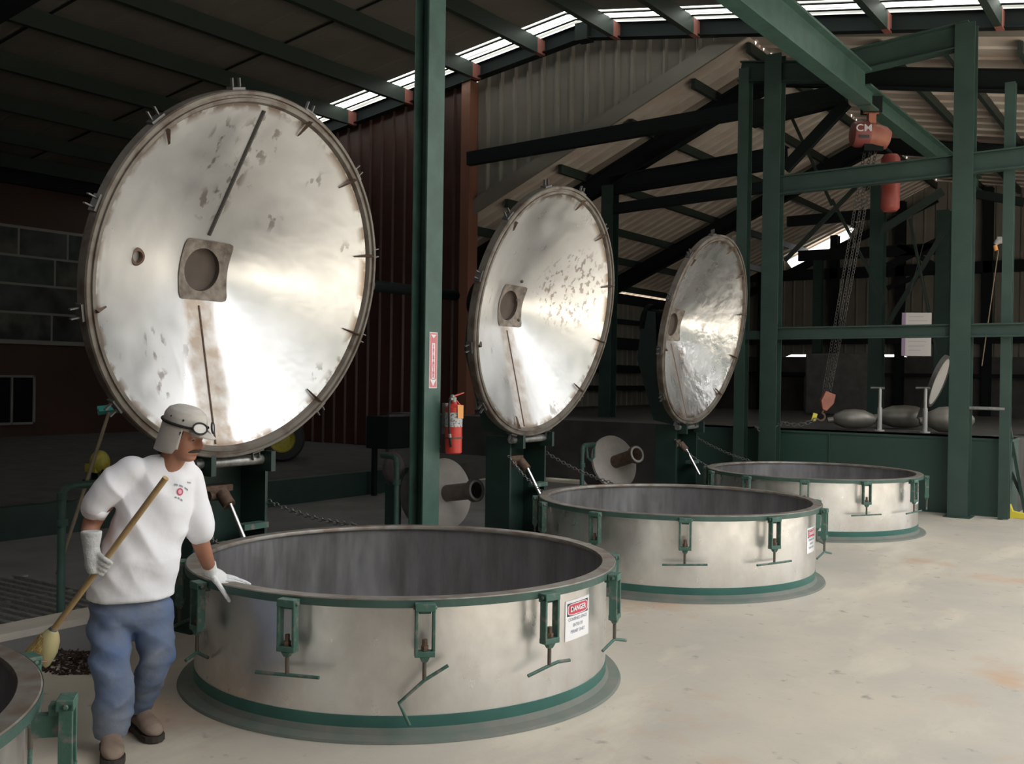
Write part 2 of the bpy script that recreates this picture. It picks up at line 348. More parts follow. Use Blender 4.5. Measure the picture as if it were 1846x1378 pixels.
# brown wall, its corner trim, and the brown side wall
mb = MB(); sheet(mb, (-17, 11.0, 0), (1, 0, 0), (0, 0, 1), (0, -1, 0), 9.3, lambda a: 0, lambda a: near_z(-17+a)-.02, .3, .05, .035)
tag(mb.build('wall_back', BROWN, recalc=False), kind='structure')
b = MB(); b.box((-7.78, 10.86, 0), (-7.58, 11.15, near_z(-7.7)-.25)); trim(b, BROWN_T)
slab('wall_left', BROWN_W, (-17.1, -5.7, 0), (-17, 11.1, near_z(-17)-.02))
slab('wall_unseen_south', BROWN_W, (-17.1, -5.75, 0), (5.45, -5.6, 6.1))  # unseen wall behind the camera, added to darken that side
slab('wall_unseen_right', BROWN_W, (5.3, -5.75, 0), (5.45, -3.2, 6.3))  # unseen wall, added to hold daylight off the near left floor
slope(3.7, 5.5, -5.6, -3.2, near_z, ROOFW, 'ceiling', .9, .05, .012)  # unseen roof panel, added to close the sky gap by that wall
b = MB(); b.bar((-16.93, -1.5, 5.75), (-16.93, 11, 5.75), .12, .35); trim(b, BLACKSTEEL)
# raised dock on the left with its green kerb beam
slab('trim_dock', DARKCONC, (-17, -1.5, .0), (-6.16, 11.1, .29))
b = MB(); b.box((-6.16, -1.5, 0), (-6.0, 8.0, .33)); trim(b, GREEN_D)
# far building
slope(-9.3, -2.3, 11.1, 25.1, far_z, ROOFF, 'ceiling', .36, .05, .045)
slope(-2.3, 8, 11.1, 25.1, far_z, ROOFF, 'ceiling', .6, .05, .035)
for x in (-8.9, -7.9, -7.0, -5.85, -4.45, -3.3, -2.35, -1.2, -.3, .6, 1.6, 2.7, 3.9, 5.2):
    b = MB(); b.bar((x, 11.25, far_z(x)-.11), (x, 25, far_z(x)-.11), .07, .16); trim(b, PURLIN)
for y in (12.2, 18.2):
    b = MB(); b.ibeam((-9.1, y, far_z(-9.1)-.38), (-2.3, y, far_z(-2.3)-.38), .2, .36); b.ibeam((-2.3, y, far_z(-2.3)-.36), (8, y, far_z(8)-.36), .2, .32); trim(b, BLACKSTEEL)
mb = MB(); sheet(mb, (-9.2, 11.1, 0), (0, 1, 0), (0, 0, 1), (1, 0, 0), 14, lambda a: .95, lambda a: far_z(-9.2)-.18, .3, .05, .03); tag(mb.build('wall_far_left', CLAD, recalc=False), kind='structure')
slab('baseboard_far_left', DARKCONC, (-9.3, 11.1, 0), (-9.12, 25, .98))
for z, h in ((3.2, .12), (2.62, .3), (1.95, .2), (1.45, .12), (3.8, .25)):
    b = MB(); b.box((-9.14, 11.1, z-h/2), (-9.0, 25, z+h/2)); trim(b, BLACKSTEEL)
# end wall, with the daylight slot above head height and the slits under the rake
mb = MB(); sheet(mb, (-9.2, 25.05, 0), (1, 0, 0), (0, 0, 1), (0, -1, 0), 17.2, lambda a: (2.47 if -6.4 < -9.2+a < -3.2 else 2.38), lambda a: far_z(-9.2+a)-(.40 if -6.5 < -9.2+a < -4.5 else .0), .3, .05, .03); tag(mb.build('wall_end', CLAD, recalc=False), kind='structure')
slab('baseboard_end', DARKCONC, (-9.2, 25, 0), (8, 25.1, 2.40))
for x in (-9, -7.1, -5.0, -3.2, -1.0, 1.2, 4, 7):
    b = MB(); b.ibeam((x, 24.85, 0), (x, 24.85, far_z(x)-.1), .22, .22, up=(0, 1, 0)); trim(b, BLACKSTEEL)
b = MB(); b.bar((-9.2, 24.8, 4.75), (8, 24.8, 4.75), .12, .3); b.bar((-9.2, 24.9, far_z(-9.2)-.5), (-2.3, 24.9, far_z(-2.3)-.5), .12, .2); trim(b, BLACKSTEEL)
b = MB(); b.box((-9.2, 24.7, 2.75), (8, 24.9, 2.95)); b.box((-9.2, 24.7, 1.85), (8, 24.9, 1.95)); trim(b, BLACKSTEEL)
slab('wall_unseen_far_right', DARKCONC, (8, 16, 0), (8.1, 25.1, 5.4))  # unseen wall, added to dim the inside of the far building
# posts and ties of the first far frame (plane Y = 12.2)
def P12(x, y, Y=12.2): return on(x, y, 'y', Y)
def tbar(p, q, w, h, m=BLACKSTEEL, fn='bar'):
    b = MB(); getattr(b, fn)(p, q, w, h); return trim(b, m)
p = P12(1100, 360); b = MB(); b.ibeam((p.x, 12.2, 0), (p.x, 12.2, p.z+.25), .24, .24, up=(0, 1, 0)); trim(b, GREEN_D)
tbar(P12(1100, 335), P12(1420, 282), .2, .34, fn='ibeam'); tbar(P12(1100, 378), P12(1420, 332), .2, .17)
tbar(P12(845, 287, 10.8), P12(1525, 168, 10.8), .14, .24)
tbar(P12(845, 400), P12(905, 392), .14, .2); tbar(P12(1415, 305), P12(1527, 185), .12, .17)
tbar(P12(1355, 215), P12(1525, 172), .2, .28)
# posts and V braces further in (plane Y = 14 and 18)
for x, y0, w, Y in ((1585, 300, .24, 15.0), (1702, 380, .26, 18.2), (1476, 470, .2, 20)):
    t = on(x, y0, 'y', Y); b = MB(); b.ibeam((t.x, Y, 0.9), (t.x, Y, t.z), w, w, up=(0, 1, 0)); trim(b, GREEN_D)
for x0, y0, x1, y1, Y, w in ((1500, 360, 1597, 548, 14.6, .05), (1560, 320, 1415, 470, 14.6, .07), (1640, 395, 1690, 640, 16, .05), (1700, 420, 1600, 585, 16, .08), (1424, 205, 1500, 370, 14.6, .05), (1700, 345, 1590, 415, 14.6, .12)):
    tbar(on(x0, y0, 'y', Y), on(x1, y1, 'y', Y), w, w, PURLIN)
for x0, y0, x1, y1, Y, h in ((1420, 400, 1590, 385, 16, .2), (1440, 462, 1700, 448, 20, .25), (1600, 480, 1720, 420, 20, .15), (1620, 440, 1720, 500, 20, .12), (1600, 520, 1720, 470, 20, .1), (1760, 350, 1846, 365, 16, .15)):
    tbar(on(x0, y0, 'y', Y), on(x1, y1, 'y', Y), .12, h)
# trench, grate, kerb beside the vats on the left
slab('trim_kerb', DARKCONC if 0 else FLOOR, (-2.62, -3.2, 0), (-2.36, .55, .05))
b = MB()
for i in range(34): b.box((-4.2, -3.2+i*.1, .004), (-2.64, -3.155+i*.1, .022))
for x in (-4.2, -3.4, -2.66): b.box((x, -3.2, .001), (x+.03, .22, .018))
tag(b.build('floor_grate', GALV), 'steel floor grate beside the concrete kerb at far left', 'floor grate')
slab('trim_grate_pit', BLACK, (-4.22, -3.2, 0), (-2.62, .25, .003))
# ================================================================= the green hoist frame and its platform
fr = empty('hoist_support_frame', (0, 9.5, 0)); tag(fr, 'tall green steel frame of columns and beams in front of the green platform', 'steel frame')
def fpart(name, fnc, m=GREEN_F):
    b = MB(); fnc(b); o = b.build(name, m, fr); o.matrix_parent_inverse = Matrix.Translation((0, -9.5, 0)); return o
cx = {}
for nm, px, top, w, d in (('A', 1345, 125, .15, .17), ('B', 1398, 100, .24, .2), ('C', 1743, 45, .24, .22)):
    t = on(px, top, 'y', 9.5); cx[nm] = t.x
    fpart('column', lambda b: (b.ibeam((t.x, 9.5, .01), (t.x, 9.5, t.z), w, d, up=(0, 1, 0)), b.box((t.x-.16, 9.34, .0), (t.x+.16, 9.66, .012))))
t = on(1820, 300, 'y', 9.6); zt = on(1820, 150, 'y', 9.6).z; cx['D'] = t.x
fpart('column', lambda b: b.ibeam((t.x, 9.6, .01), (t.x, 9.6, zt), .12, .12, up=(0, 1, 0)))
zb = 2.36; fpart('cross_beam', lambda b: b.ibeam((cx['B'], 9.5, zb), (3.4, 9.5, zb+.02), .12, .17))
fpart('cross_beam', lambda b: b.ibeam(on(1405, 335, 'y', 9.5), on(1900, 278, 'y', 9.5), .14, .26))
fpart('cross_beam', lambda b: b.ibeam(on(1335, 130, 'y', 9.5), on(1530, 130, 'y', 9.5), .16, .28), GREEN_D)
fpart('cross_beam', lambda b: b.ibeam(on(1515, 118, 'y', 9.5), on(1750, 62, 'y', 9.5), .2, .32))
fpart('cross_beam', lambda b: b.bar((cx['A'], 9.5, 2.34), (cx['B'], 9.5, 2.34), .1, .12), GREEN_D)
z = on(1790, 737, 'y', 9.55).z; fpart('rung', lambda b: b.tube([(cx['C'], 9.55, z), (cx['D'], 9.55, z)], .022), GALV)
z = on(1700, 520, 'y', 9.5).z
# monorail
mr_ = empty('monorail_beam', (0, 0, 5.3)); tag(mr_, 'long green overhead I beam carrying the red chain hoist', 'steel beam')
b = MB(); b.ibeam((0, -1.3, 5.46), (0, 9.35, 5.60), .2, .46, .03); o = b.build('near_section', GREEN, mr_); o.matrix_parent_inverse = Matrix.Translation((0, 0, -5.3))
b = MB(); b.ibeam((0, 9.35, 5.50), (0, 17.5, 5.62), .18, .28, .025); o = b.build('far_section', GREEN, mr_); o.matrix_parent_inverse = Matrix.Translation((0, 0, -5.3))
# platform
pf = MB(); pf.box((-2.7, 9.78, 0), (1.78, 10.4, 1.0)); pf.box((-2.7, 9.76, .97), (1.80, 10.4, 1.0)); pf.box((-.52, 9.765, 0), (-.50, 9.79, .97))
tag(pf.build('green_platform', GREEN_PANEL), 'chest-high green steel platform behind the farthest vat', 'platform')
slab('trim_deck', DARKCONC, (-9.1, 10.4, 0), (1.78, 20, .985))

# unseen dark screen, added outside the open side to block low daylight
slab('wall_light_screen', mat('light_screen_dark', (.05, .06, .05), .9), (19, -40, 0), (19.3, 22, 8.5))
slab('trim_rear_shade', REAR_SHADE, (-6.0, -5.6, 0), (-1.75, 9.7, .004))  # thin sheet that paints the dimness of the floor behind the vats
# ================================================================= vats
VR, RO, RI, ZR = 1.163, 1.216, 1.135, .662
def wrap(r, ang0, z0):
    def w(co):
        a = R(ang0) + co.x/r
        return Vector(((r+co.z)*math.cos(a), (r+co.z)*math.sin(a), z0+co.y))
    return w
def patch(mb, w, h, x=0, y=0, n=10, off=0, t=.0012):
    vs = []; fs = []
    for i in range(n+1):
        for zz in (off, off+t):
            for yy in (y-h/2, y+h/2): vs.append(Vector((x-w/2+w*i/n, yy, zz)))
    for i in range(n):
        a = i*4; c = a+4; fs += [(a+2, a+3, c+3, c+2), (a, c, c+1, a+1), (a, a+2, c+2, c), (a+1, c+1, c+3, a+3)]
    fs += [(0, 1, 3, 2), (n*4, n*4+2, n*4+3, n*4+1)]
    return vs, fs
def danger_sign(parent, ang, z):
    W = wrap(VR+.0015, ang, z)
    def pm(name, m, w, h, x, y, off, par):
        vs, fs = patch(None, w, h, x, y, off=off); b = MB(); b.add([W(v) for v in vs], fs); return b.build(name, m, par)
    s = pm('danger_sign', WHITE, .235, .205, 0, 0, 0, parent); s['label'] = 'white sign headed DANGER on the vat wall'
    pm('black_header', INK, .205, .066, 0, .055, .0013, s); 
    def oval(name, m, w, h, off):
        b = MB(); vs = [Vector((0, .055, off))]; n = 48
        for k in range(n):
            a = 2*PI*k/n; c, s_ = math.cos(a), math.sin(a); e = .45
            vs.append(Vector((w/2*math.copysign(abs(c)**e, c), .055+h/2*math.copysign(abs(s_)**e, s_), off)))
        b.add([W(v) for v in vs], [(0, k+1, (k+1) % n+1) for k in range(n)]); return b.build(name, m, s)
    oval('oval_border', WHITE, .198, .060, .0027); oval('red_oval', SIGNRED, .188, .052, .0032)
    text_mesh('DANGER', .037, WHITE, 'lettering', s, lambda c: W(Vector((c.x, c.y+.055, c.z+.0038))), .001)
    for i, (t, sz) in enumerate((('CONFINED SPACE', .0225), ('ENTER BY', .0225), ('PERMIT ONLY', .0225))):
        text_mesh(t, sz, GREYINK, 'lettering', s, (lambda yy: lambda c: W(Vector((c.x, c.y+yy, c.z+.0015))))(.003-.032*i), .0005)
HAND = {  # T handle shapes: lists of (tangential, vertical) points each side of the rod
 'straight': [[(-.17, -.005), (0, 0), (.17, .006)]],
 'bent': [[(.11, .065), (0, 0), (-.115, -.10), (-.065, -.205)]],
 'vee': [[(-.12, -.035), (0, 0), (.05, .012), (.12, .012)]],
 'crank': [[(-.09, -.05), (0, 0), (.09, -.02)]]}
def clamp_meshes(shape, out=0.0):
    cl = MB()
    for s in (-1, 1):
        cl.box((.012, s*.040-.007, .425), (.055, s*.040+.007, .640))
    cl.box((.004, -.047, .615), (.058, .047, .650)); cl.box((-.02, -.028, .600), (.03, .028, .632))
    cl.box((.010, -.047, .405), (.057, .047, .432)); 
    cl.loft([[Vector((.034+a*.02*k, b*.024*k, zz)) for a, b in ((-1, -1), (1, -1), (1, 1), (-1, 1))] for zz, k in ((.405, 1.0), (.380, .55))]);
    cl.tube([(.034, -.055, .630), (.034, .055, .630)], .009, 8)
    rod = MB(); rod.tube([(.034, 0, .46), (.034, 0, .30)], .0095, 10)
    nut = MB(); nut.tube([(.034, 0, .433), (.034, 0, .455)], .018, 6); nut.tube([(.034, 0, .455), (.034, 0, .485)], .012, 8)
    h = MB()
    for pl in HAND[shape]:
        a = R(out); h.tube([(.034+t*math.sin(a), t*math.cos(a), .295+z) for t, z in pl], .0085, 10)
    return cl, rod, nut, h
PROTO = {}
def add_clamp(parent, ang, shape='straight', out=0):
    key = (shape, out)
    if key not in PROTO:
        cl, rod, nut, h = clamp_meshes(shape, out); PROTO[key] = None
        c = cl.build('clamp', GREEN_WORN, None, .003); c.parent = parent
        rod.build('threaded_rod', BOLTM, c); nut.build('nut', RUSTY, c); h.build('t_handle', GREEN_WORN, c); PROTO[key] = c
    else: c = copy_tree(PROTO[key], parent)
    c.location = (RO*math.cos(R(ang)), RO*math.sin(R(ang)), 0); c.rotation_euler = (0, 0, R(ang))
    return c
def make_vat(cy, angs, label, sign):
    v = empty('distillation_vat', (0, cy, 0)); tag(v, label, 'vat', 'round steel vats in a row')
    o = MB().lathe([(VR, .05), (VR, .635), (VR-.006, .635), (VR-.006, .05)], 128, closed=True).build('shell', VAT, v)
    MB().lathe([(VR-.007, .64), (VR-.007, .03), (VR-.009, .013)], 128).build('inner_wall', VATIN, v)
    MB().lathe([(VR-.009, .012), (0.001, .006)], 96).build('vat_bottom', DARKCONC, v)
    MB().lathe([(RI, .655), (RI+.004, ZR), (RO-.006, ZR), (RO, ZR-.006), (RO, .634), (VR, .634), (VR, .640), (RI, .640)], 128, closed=True).build('rim_top', RIM, v)
    MB().lathe([(VR, .622), (RO+.002, .622), (RO+.002, ZR-.004), (RO+.0005, ZR-.004), (RO+.0005, .628), (VR, .628)], 128, closed=True).build('rim_angle', GREEN_WORN if 0 else GREEN, v)
    MB().lathe([(VR+.004, .105), (VR+.004, .02), (VR+.002, .02), (VR, .105)], 128, closed=True).build('base_band', GREEN_B, v)
    MB().lathe([(VR+.004, .05), (VR+.02, .022), (1.245, .014), (1.252, 0.001), (VR+.002, .001)], 128, closed=True).build('base_flange', DUSTY, v)
    for a in angs:
        a, sh, ot = a if isinstance(a, tuple) else (a, 'straight', 0); add_clamp(v, a, sh, ot)
    if sign is not None: danger_sign(v, sign[0], sign[1])
    return v
base = [-106+30*k for k in range(12)]
v1 = make_vat(0, [(-106, 'crank', 60), (-76, 'straight', 0), (-46, 'bent', 0), (-16, 'vee', 10), (14, 'crank', 30)]+[(a, 'straight', 20) for a in range(44, 254, 30)], 'nearest complete steel vat, the one the man in the white shirt leans over', (-.4, .460))
v2 = make_vat(3.72, [-129, -96, -62.6, -29, (8, 'crank', 30), 38, 68, 98, 128, 158, 188, 210], 'middle steel vat, standing right of the post with the fire extinguisher', (3.5, .40))
v3 = make_vat(7.44, [-106, -76, -46, -14, 12, 44, 74, 104, 134, 164, 194, 224], 'farthest steel vat, in front of the chest-high green platform', (2, .45))
v0 = make_vat(-3.68, [48, (78, 'straight', 20), 108, 138, 168, 18, -12, -42], 'vat cut off by the bottom left corner, dark rim under the straw broom', None)
# small bolt on the side of the cut-off vat
# ================================================================= lids
LA, LR = .1816, 1.13
LID = [lid_mat('lid_steel_scuffed', .34, False, 1.0, 1.7, [(-.12, .45, .17, .13), (.03, .9, .2, .2), (-.5, -.48, .13, .11), (-.05, .62, .12, .2), (-.45, -.72, .08, .1), (-.28, .8, .12, .2)], 15), lid_mat('lid_steel_brushed', .33, False, .75, 6.2, [(.66, .25, .42, .45)]), lid_mat('lid_steel_crumpled', .27, True, .35, 11.0)]
GASKET = mat('lid_gasket', (.20, .18, .155), .6, .3, var_col=(.12, .09, .07), scale=7, thr=(.45, .65))
HUBP = mat('lid_hub_plate', (.30, .26, .22), .8, var_col=(.13, .105, .085), scale=14, bump=.5)
HOLEM = mat('lid_hub_bottom', (.11, .085, .07), .8, var=.3, scale=6)
DEEP = .55
LUGM = mat('lug_steel', (.16, .155, .15), .5, .6)
def cone_z(r): return -DEEP*(1-r/LR)**1.0 - .015
SEAMD = mat('dark_weld', (.09, .085, .08), .6, .4)
def make_lid(i, cy, label):
    L = empty('vat_lid', (-1.33, cy, 2.305)); tag(L, label, 'vat lid', 'open round vat lids')
    n = Vector((math.cos(LA), 0, -math.sin(LA))); y = Vector((math.sin(LA), 0, math.cos(LA))); x = Vector((0, 1, 0))
    M = Matrix((x, y, n)).transposed().to_4x4(); L.rotation_euler = M.to_euler()
    prof = [(.16, cone_z(.16))] + [(r/20*LR, cone_z(r/20*LR)) for r in range(3, 21)] 
    MB().lathe(prof, 128).build('inner_cone', LID[i], L)
    MB().lathe([(.16, cone_z(.16)-.012), (LR, cone_z(LR)-.012)], 96).build('outer_cone', GREYDARK, L)
    MB().lathe([(LR-.02, -.018), (LR-.008, .006), (LR+.012, .006), (LR+.016, -.006), (LR+.030, -.006), (LR+.034, .010), (LR+.052, .010), (LR+.060, 0), (LR+.060, -.07), (LR+.03, -.085), (LR-.02, -.05)], 128, closed=True).build('rim_ring', GASKET, L)
    # square hub plate round the pipe hole, bent to the cone
    hs = .2; b = MB(); N = 64; vs = []
    for k in range(N):
        a = 2*PI*k/N; rs = min(hs/max(abs(math.cos(a)), abs(math.sin(a))), .27)
        for t in (0, .33, .66, 1):
            r = .145+(rs-.145)*t; zz = cone_z(max(r, .16))+.006; vs.append(Vector((r*math.cos(a), r*math.sin(a), zz)))
    b.add(vs, [(k*4+t, k*4+t+1, ((k+1) % N)*4+t+1, ((k+1) % N)*4+t) for k in range(N) for t in range(3)], True); b.build('hub_plate', HUBP, L)
    MB().lathe([(.146, cone_z(.16)+.006), (.146, cone_z(.16)-.035), (.13, cone_z(.16)-.045), (.001, cone_z(.16)-.045)], 48).build('pipe_mouth', HOLEM, L)
    b = MB(); b.tube([(0, 0, cone_z(.16)-.06), (0, 0, -.85)], .15, 24); b.tube([(0, 0, -.78), (0, 0, -.84)], .21, 24); b.build('steam_pipe', BLACKSTEEL, L)
    # radial weld seams
    for ang, r0, r1, m in ((92.5, .24, 1.08, SEAMD if i == 0 else None), (-94, .24, 1.1, RUSTY)):
        if m is None: continue
        pts = [(r*math.cos(R(ang)), r*math.sin(R(ang)), cone_z(r)+.002) for r in (r0, (r0+r1)/2, r1)]
        w = MB(); w.tube(pts, .007 if ang < 0 else .014, 6); w.build('weld_seam', m, L)
    # clamp lugs round the edge
    for k in range(12):
        a = R(14+30*k+(0 if i != 1 else 4)); M2 = Matrix.Rotation(a, 4, 'Z')
        b = MB()
        for s in (-1, 1): b.box((LR+.055, s*.028-.004, -.05), (LR+.13, s*.028+.004, -.03), M2)
        b.box((LR+.05, -.05, -.07), (LR+.075, .05, -.01), M2); b.build('lug', LUGM, L)
        if k % 2 == 0 or k in (11, 1):
            b = MB(); b.add([M2 @ Vector(q) for q in ((LR-.11, -.004, cone_z(LR-.11)+.012), (LR+.0, -.012, .012), (LR+.0, .012, .012), (LR-.11, .004, cone_z(LR-.11)+.012), (LR-.10, 0, cone_z(LR-.1)+.03), (LR, 0, .045))], [(0, 1, 5, 4), (3, 4, 5, 2), (0, 4, 3), (1, 2, 5), (0, 3, 2, 1)]); b.build('guide_fin', RUSTY, L)
    # carrying arm on the back
    b = MB()
    for s in (-1, 1): b.add([Vector((s*.16+d, yy, zz)) for d in (-.012, .012) for yy, zz in ((-1.22, -.10), (-1.22, -.42), (-.5, -.80), (.12, -.84), (.12, -.66), (-.35, -.55), (-1.0, -.16))],
          [tuple(range(6, -1, -1)), tuple(range(7, 14))]+[(j, (j+1) % 7, (j+1) % 7+7, j+7) for j in range(7)])
    b.bar((-.16, -.9, -.3), (.16, -.9, -.3), .1, .1); b.bar((-.16, -.1, -.72), (.16, -.1, -.72), .1, .1); b.build('carrying_arm', GREEN_D, L)
    if i == 0:
        c = Vector((-.72, .05)); r = c.length; M3 = Matrix.Translation((c.x, c.y, cone_z(r)+.012))
        MB().lathe([(.035, -.10), (.035, .008), (.048, .008), (.056, -.008)], 32, M3).build('vent_hole', RUSTY, L)
        MB().lathe([(.034, -.03), (.001, -.03)], 24, M3).build('vent_dark', BLACK, L)
    if i == 1:
        for q in ((.08, .25), (.13, .06), (.17, -.13)):
            r = math.hypot(*q); b = MB(); b.ball((q[0], q[1], cone_z(r)+.006), .017, nu=10, nv=6); b.build('bolt', BOLTM, L)
    return L
LIDS = [make_lid(0, 0, 'largest open lid, raised behind the man with a small vent hole left of its hub'),
        make_lid(1, 3.7, 'middle open lid, three small bolts beside its brown hub'),
        make_lid(2, 7.4, 'farthest of the big open lids, its crumpled steel shining like foil')]
# ================================================================= lid stands, rams and chains
def chain_mesh(mb, pts, link=.045, w=.015, r=.0045):
    pts = [Vector(p) for p in pts]; seg = []
    for a, b_ in zip(pts, pts[1:]):
        n = max(1, int(round((b_-a).length/(link*.74)))); 
        for k in range(n): seg.append((a.lerp(b_, k/n), a.lerp(b_, (k+1)/n)))
    for k, (a, b_) in enumerate(seg):
        d = (b_-a).normalized(); s = d.cross(Vector((.3, .5, .8)) if k % 2 else Vector((-.8, .5, -.1))).normalized(); c = (a+b_)/2; h = link/2-r
        ring = []
        for j in range(8):
            t = 2*PI*j/8; ring.append(c + d*(h*math.cos(t)*1.05) + s*(w*math.sin(t)))
        vs = []; N = d.cross(s)
        for j in range(8):
            t = 2*PI*j/8; o = (ring[j]-c).normalized()
            for q in range(4): u = PI/2*q; vs.append(ring[j]+(o*math.cos(u)+N*math.sin(u))*r)
        mb.add(vs, [(j*4+q, j*4+(q+1) % 4, ((j+1) % 8)*4+(q+1) % 4, ((j+1) % 8)*4+q) for j in range(8) for q in range(4)], True)
def sag(a, b, s, n=8):
    a, b = Vector(a), Vector(b); return [a.lerp(b, k/n) - Vector((0, 0, s*4*(k/n)*(1-k/n))) for k in range(n+1)]
names = ['the largest lid', 'the middle lid', 'the farthest big lid']
for i, cy in enumerate((0, 3.7, 7.4)):
    st = empty('lid_stand', (-1.85, cy+.15, 0)); tag(st, 'green steel hinge stand carrying '+names[i], 'hinge stand', 'green lid hinge stands')
    b = MB()
    for s in (-1, 1): b.box((-.08, s*.31-.012, 0), (.2, s*.31+.012, 1.13))
    b.box((-.08, -.32, 0), (-.05, .32, 1.1)); b.box((-.14, -.38, 0), (.26, .38, .015)); b.build('column', GREEN_D if i != 1 else GREEN_D, st)
    b = MB(); b.tube([(.22, -.34, 1.1), (.22, .34, 1.1)], .035, 14); b.build('hinge_pin', GALV, st)
    b = MB(); b.tube([(.12, -.02, .88), (.20, -.02, .80)], .045, 14); b.bar((.0, -.12, .90), (.0, .14, .90), .10, .045); b.tube([(.08, -.10, .86), (.08, .06, .86)], .035, 10); b.build('knuckle', RUSTY, st)
    b = MB(); b.tube([(.19, -.02, .83), (.38, .0, .50)], .018, 14); b.build('chrome_rod', CHROME, st)
    b = MB(); b.box((.15, .08, .62), (.24, .30, .66)); b.build('bracket', GREEN_WORN, st)
    b = MB()
    for s in (-1, 1):
        b = MB(); b.box((.18, s*.26-.02, 1.02), (.32, s*.26+.02, 1.16)); b.build('hinge_ear', GREEN_D, st)
    for s in (-1, 1):
        b = MB(); chain_mesh(b, sag((-1.66, cy+.15+s*.33, .95 if i else .80), (-1.0 if s > 0 else -1.12, cy+.68 if s > 0 else cy-.42, .668), .03))
        tag(b.build('stay_chain', CHAINM), ('grey stay chain on the far side of ' if s > 0 else 'grey stay chain on the near side of ')+'the stand of '+names[i], 'chain', 'stay chains of the lids')
# steam line running from the back of the largest lid towards the middle one
b = MB(); b.tube([(-2.15, .9, 2.47), (-2.15, 3.3, 2.47)], .05, 16)
o = b.build('steam_line', BLACKSTEEL); tag(o, 'dark horizontal pipe behind the post, between the largest and the middle lid', 'pipe')
b = MB(); b.tube([(-2.15, .9, 2.47), (-2.15, 1.15, 2.47)], .065, 16); b.tube([(-2.15, 2.0, 2.47), (-2.15, 2.06, 2.47)], .075, 16); b.build('coupling', GALV, o)
# ================================================================= post with extinguisher and sign
POSTX, POSTY = -1.56, 2.12
b = MB(); b.ibeam((POSTX, POSTY, 0), (POSTX, POSTY, near_z(POSTX)-.1), .215, .15, .012, up=(1, 0, 0)); b.box((POSTX-.16, POSTY-.16, 0), (POSTX+.16, POSTY+.16, .015))
tag(b.build('steel_post', GREEN), 'green steel roof post carrying the fire extinguisher', 'steel post')
FX = POSTX+.0765
s1 = on(791, 600, 'x', FX); s2 = on(805, 700, 'x', FX); sc = (s1+s2)/2; sy = POSTY+.0; sh = (s1.z-s2.z)
sg = empty('extinguisher_sign', (FX, sy, (s1.z+s2.z)/2)); tag(sg, 'narrow upright red and white FIRE EXTINGUISHER arrow sign on the green post', 'sign')
b = MB(); b.box((0, -.052, -sh/2), (.002, .052, sh/2)); b.build('sign_board', WHITE, sg)
b = MB(); b.box((.002, -.046, -sh/2+.006), (.003, .046, sh/2-.006)); b.build('red_field', SIGNPINK, sg)
MW = Matrix(((0, 0, 1, 0), (1, 0, 0, 0), (0, 1, 0, 0), (0, 0, 0, 1)))
b = MB(); b.box((.003, -.019, -sh/2+.07), (.0035, .019, sh/2-.09)); b.add([(.0035, -.04, -sh/2+.075), (.0035, .04, -sh/2+.075), (.0035, 0, -sh/2+.015)], [(0, 1, 2)]); b.add([(.0035, -.035, sh/2-.02), (.0035, .035, sh/2-.02), (.0035, .0, sh/2-.05)], [(0, 1, 2)]); b.build('white_arrow', WHITE, sg)
letters = 'FIRE EXTINGUISHER'
for k, ch in enumerate(letters):
    if ch == ' ': continue
    zz = sh/2-.115-(sh-.21)*k/(len(letters)-1)
    text_mesh(ch, .034 if ch != 'I' else .034, SIGNRED, 'lettering', sg, (lambda z0: lambda c: Vector((.0042+c.z, c.x, c.y+z0)))(zz), .0006)
e = empty('fire_extinguisher', on(817, 818, 'x', FX+.10)); EZ = e.location.z; tag(e, 'red fire extinguisher with an orange tag hanging on the green post', 'fire extinguisher')
b = MB(); b.lathe([(.001, 0), (.062, 0), (.072, .01), (.072, .36), (.068, .385), (.045, .405), (.026, .415), (.026, .43), (.001, .43)], 40); b.build('tank', RED, e)
b = MB(); b.lathe([(.0728, .225), (.0735, .225), (.0735, .345), (.0728, .345)], 40, closed=True); b.build('paper_label', LABELW, e)
b = MB(); b.lathe([(.0728, .125), (.0755, .125), (.0755, .140), (.0728, .140)], 40, closed=True); b.build('strap', RUSTY, e)
b = MB(); b.tube([(0, 0, .42), (0, 0, .47)], .022, 16); b.tube([(0, 0, .455), (0, -.055, .455)], .013, 12); b.ball((.0, -.02, .475), .02); b.build('valve', GALV, e)
b = MB(); b.add([Vector(q) for q in ((-.01, .0, .475), (.01, .0, .475), (.01, .13, .505), (-.01, .13, .505), (-.01, .0, .485), (.01, .0, .485), (.01, .13, .512), (-.01, .13, .512))], [(0, 1, 2, 3), (4, 7, 6, 5), (0, 4, 5, 1), (1, 5, 6, 2), (2, 6, 7, 3), (3, 7, 4, 0)])
b.bar((0, .01, .455), (0, .12, .375), .018, .008, (0, .5, .8)); b.build('lever_handle', RED, e)
b = MB(); b.tube([(0, -.05, .455), (.02, -.085, .44), (.03, -.105, .40), (.03, -.108, .33), (.03, -.10, .22), (.03, -.085, .12), (.03, -.07, .06)], .010, 10); b.build('hose', BLACK, e)
b = MB(); b.tube([(.03, -.094, .17), (.03, -.088, .14)], .014, 10); b.build('hose_clip', GALV, e)
b = MB(); b.add([Vector(q) for q in ((.076, -.045, .30), (.078, .03, .295), (.074, .035, .405), (.07, -.04, .41))], [(0, 1, 2, 3)]); t = b.build('service_tag', ORANGE, e); md = t.modifiers.new('s', 'SOLIDIFY'); md.thickness = .0015
b = MB(); b.box((-.10, -.03, .16), (-.068, .03, .42)); b.build('wall_bracket', GALV, e)
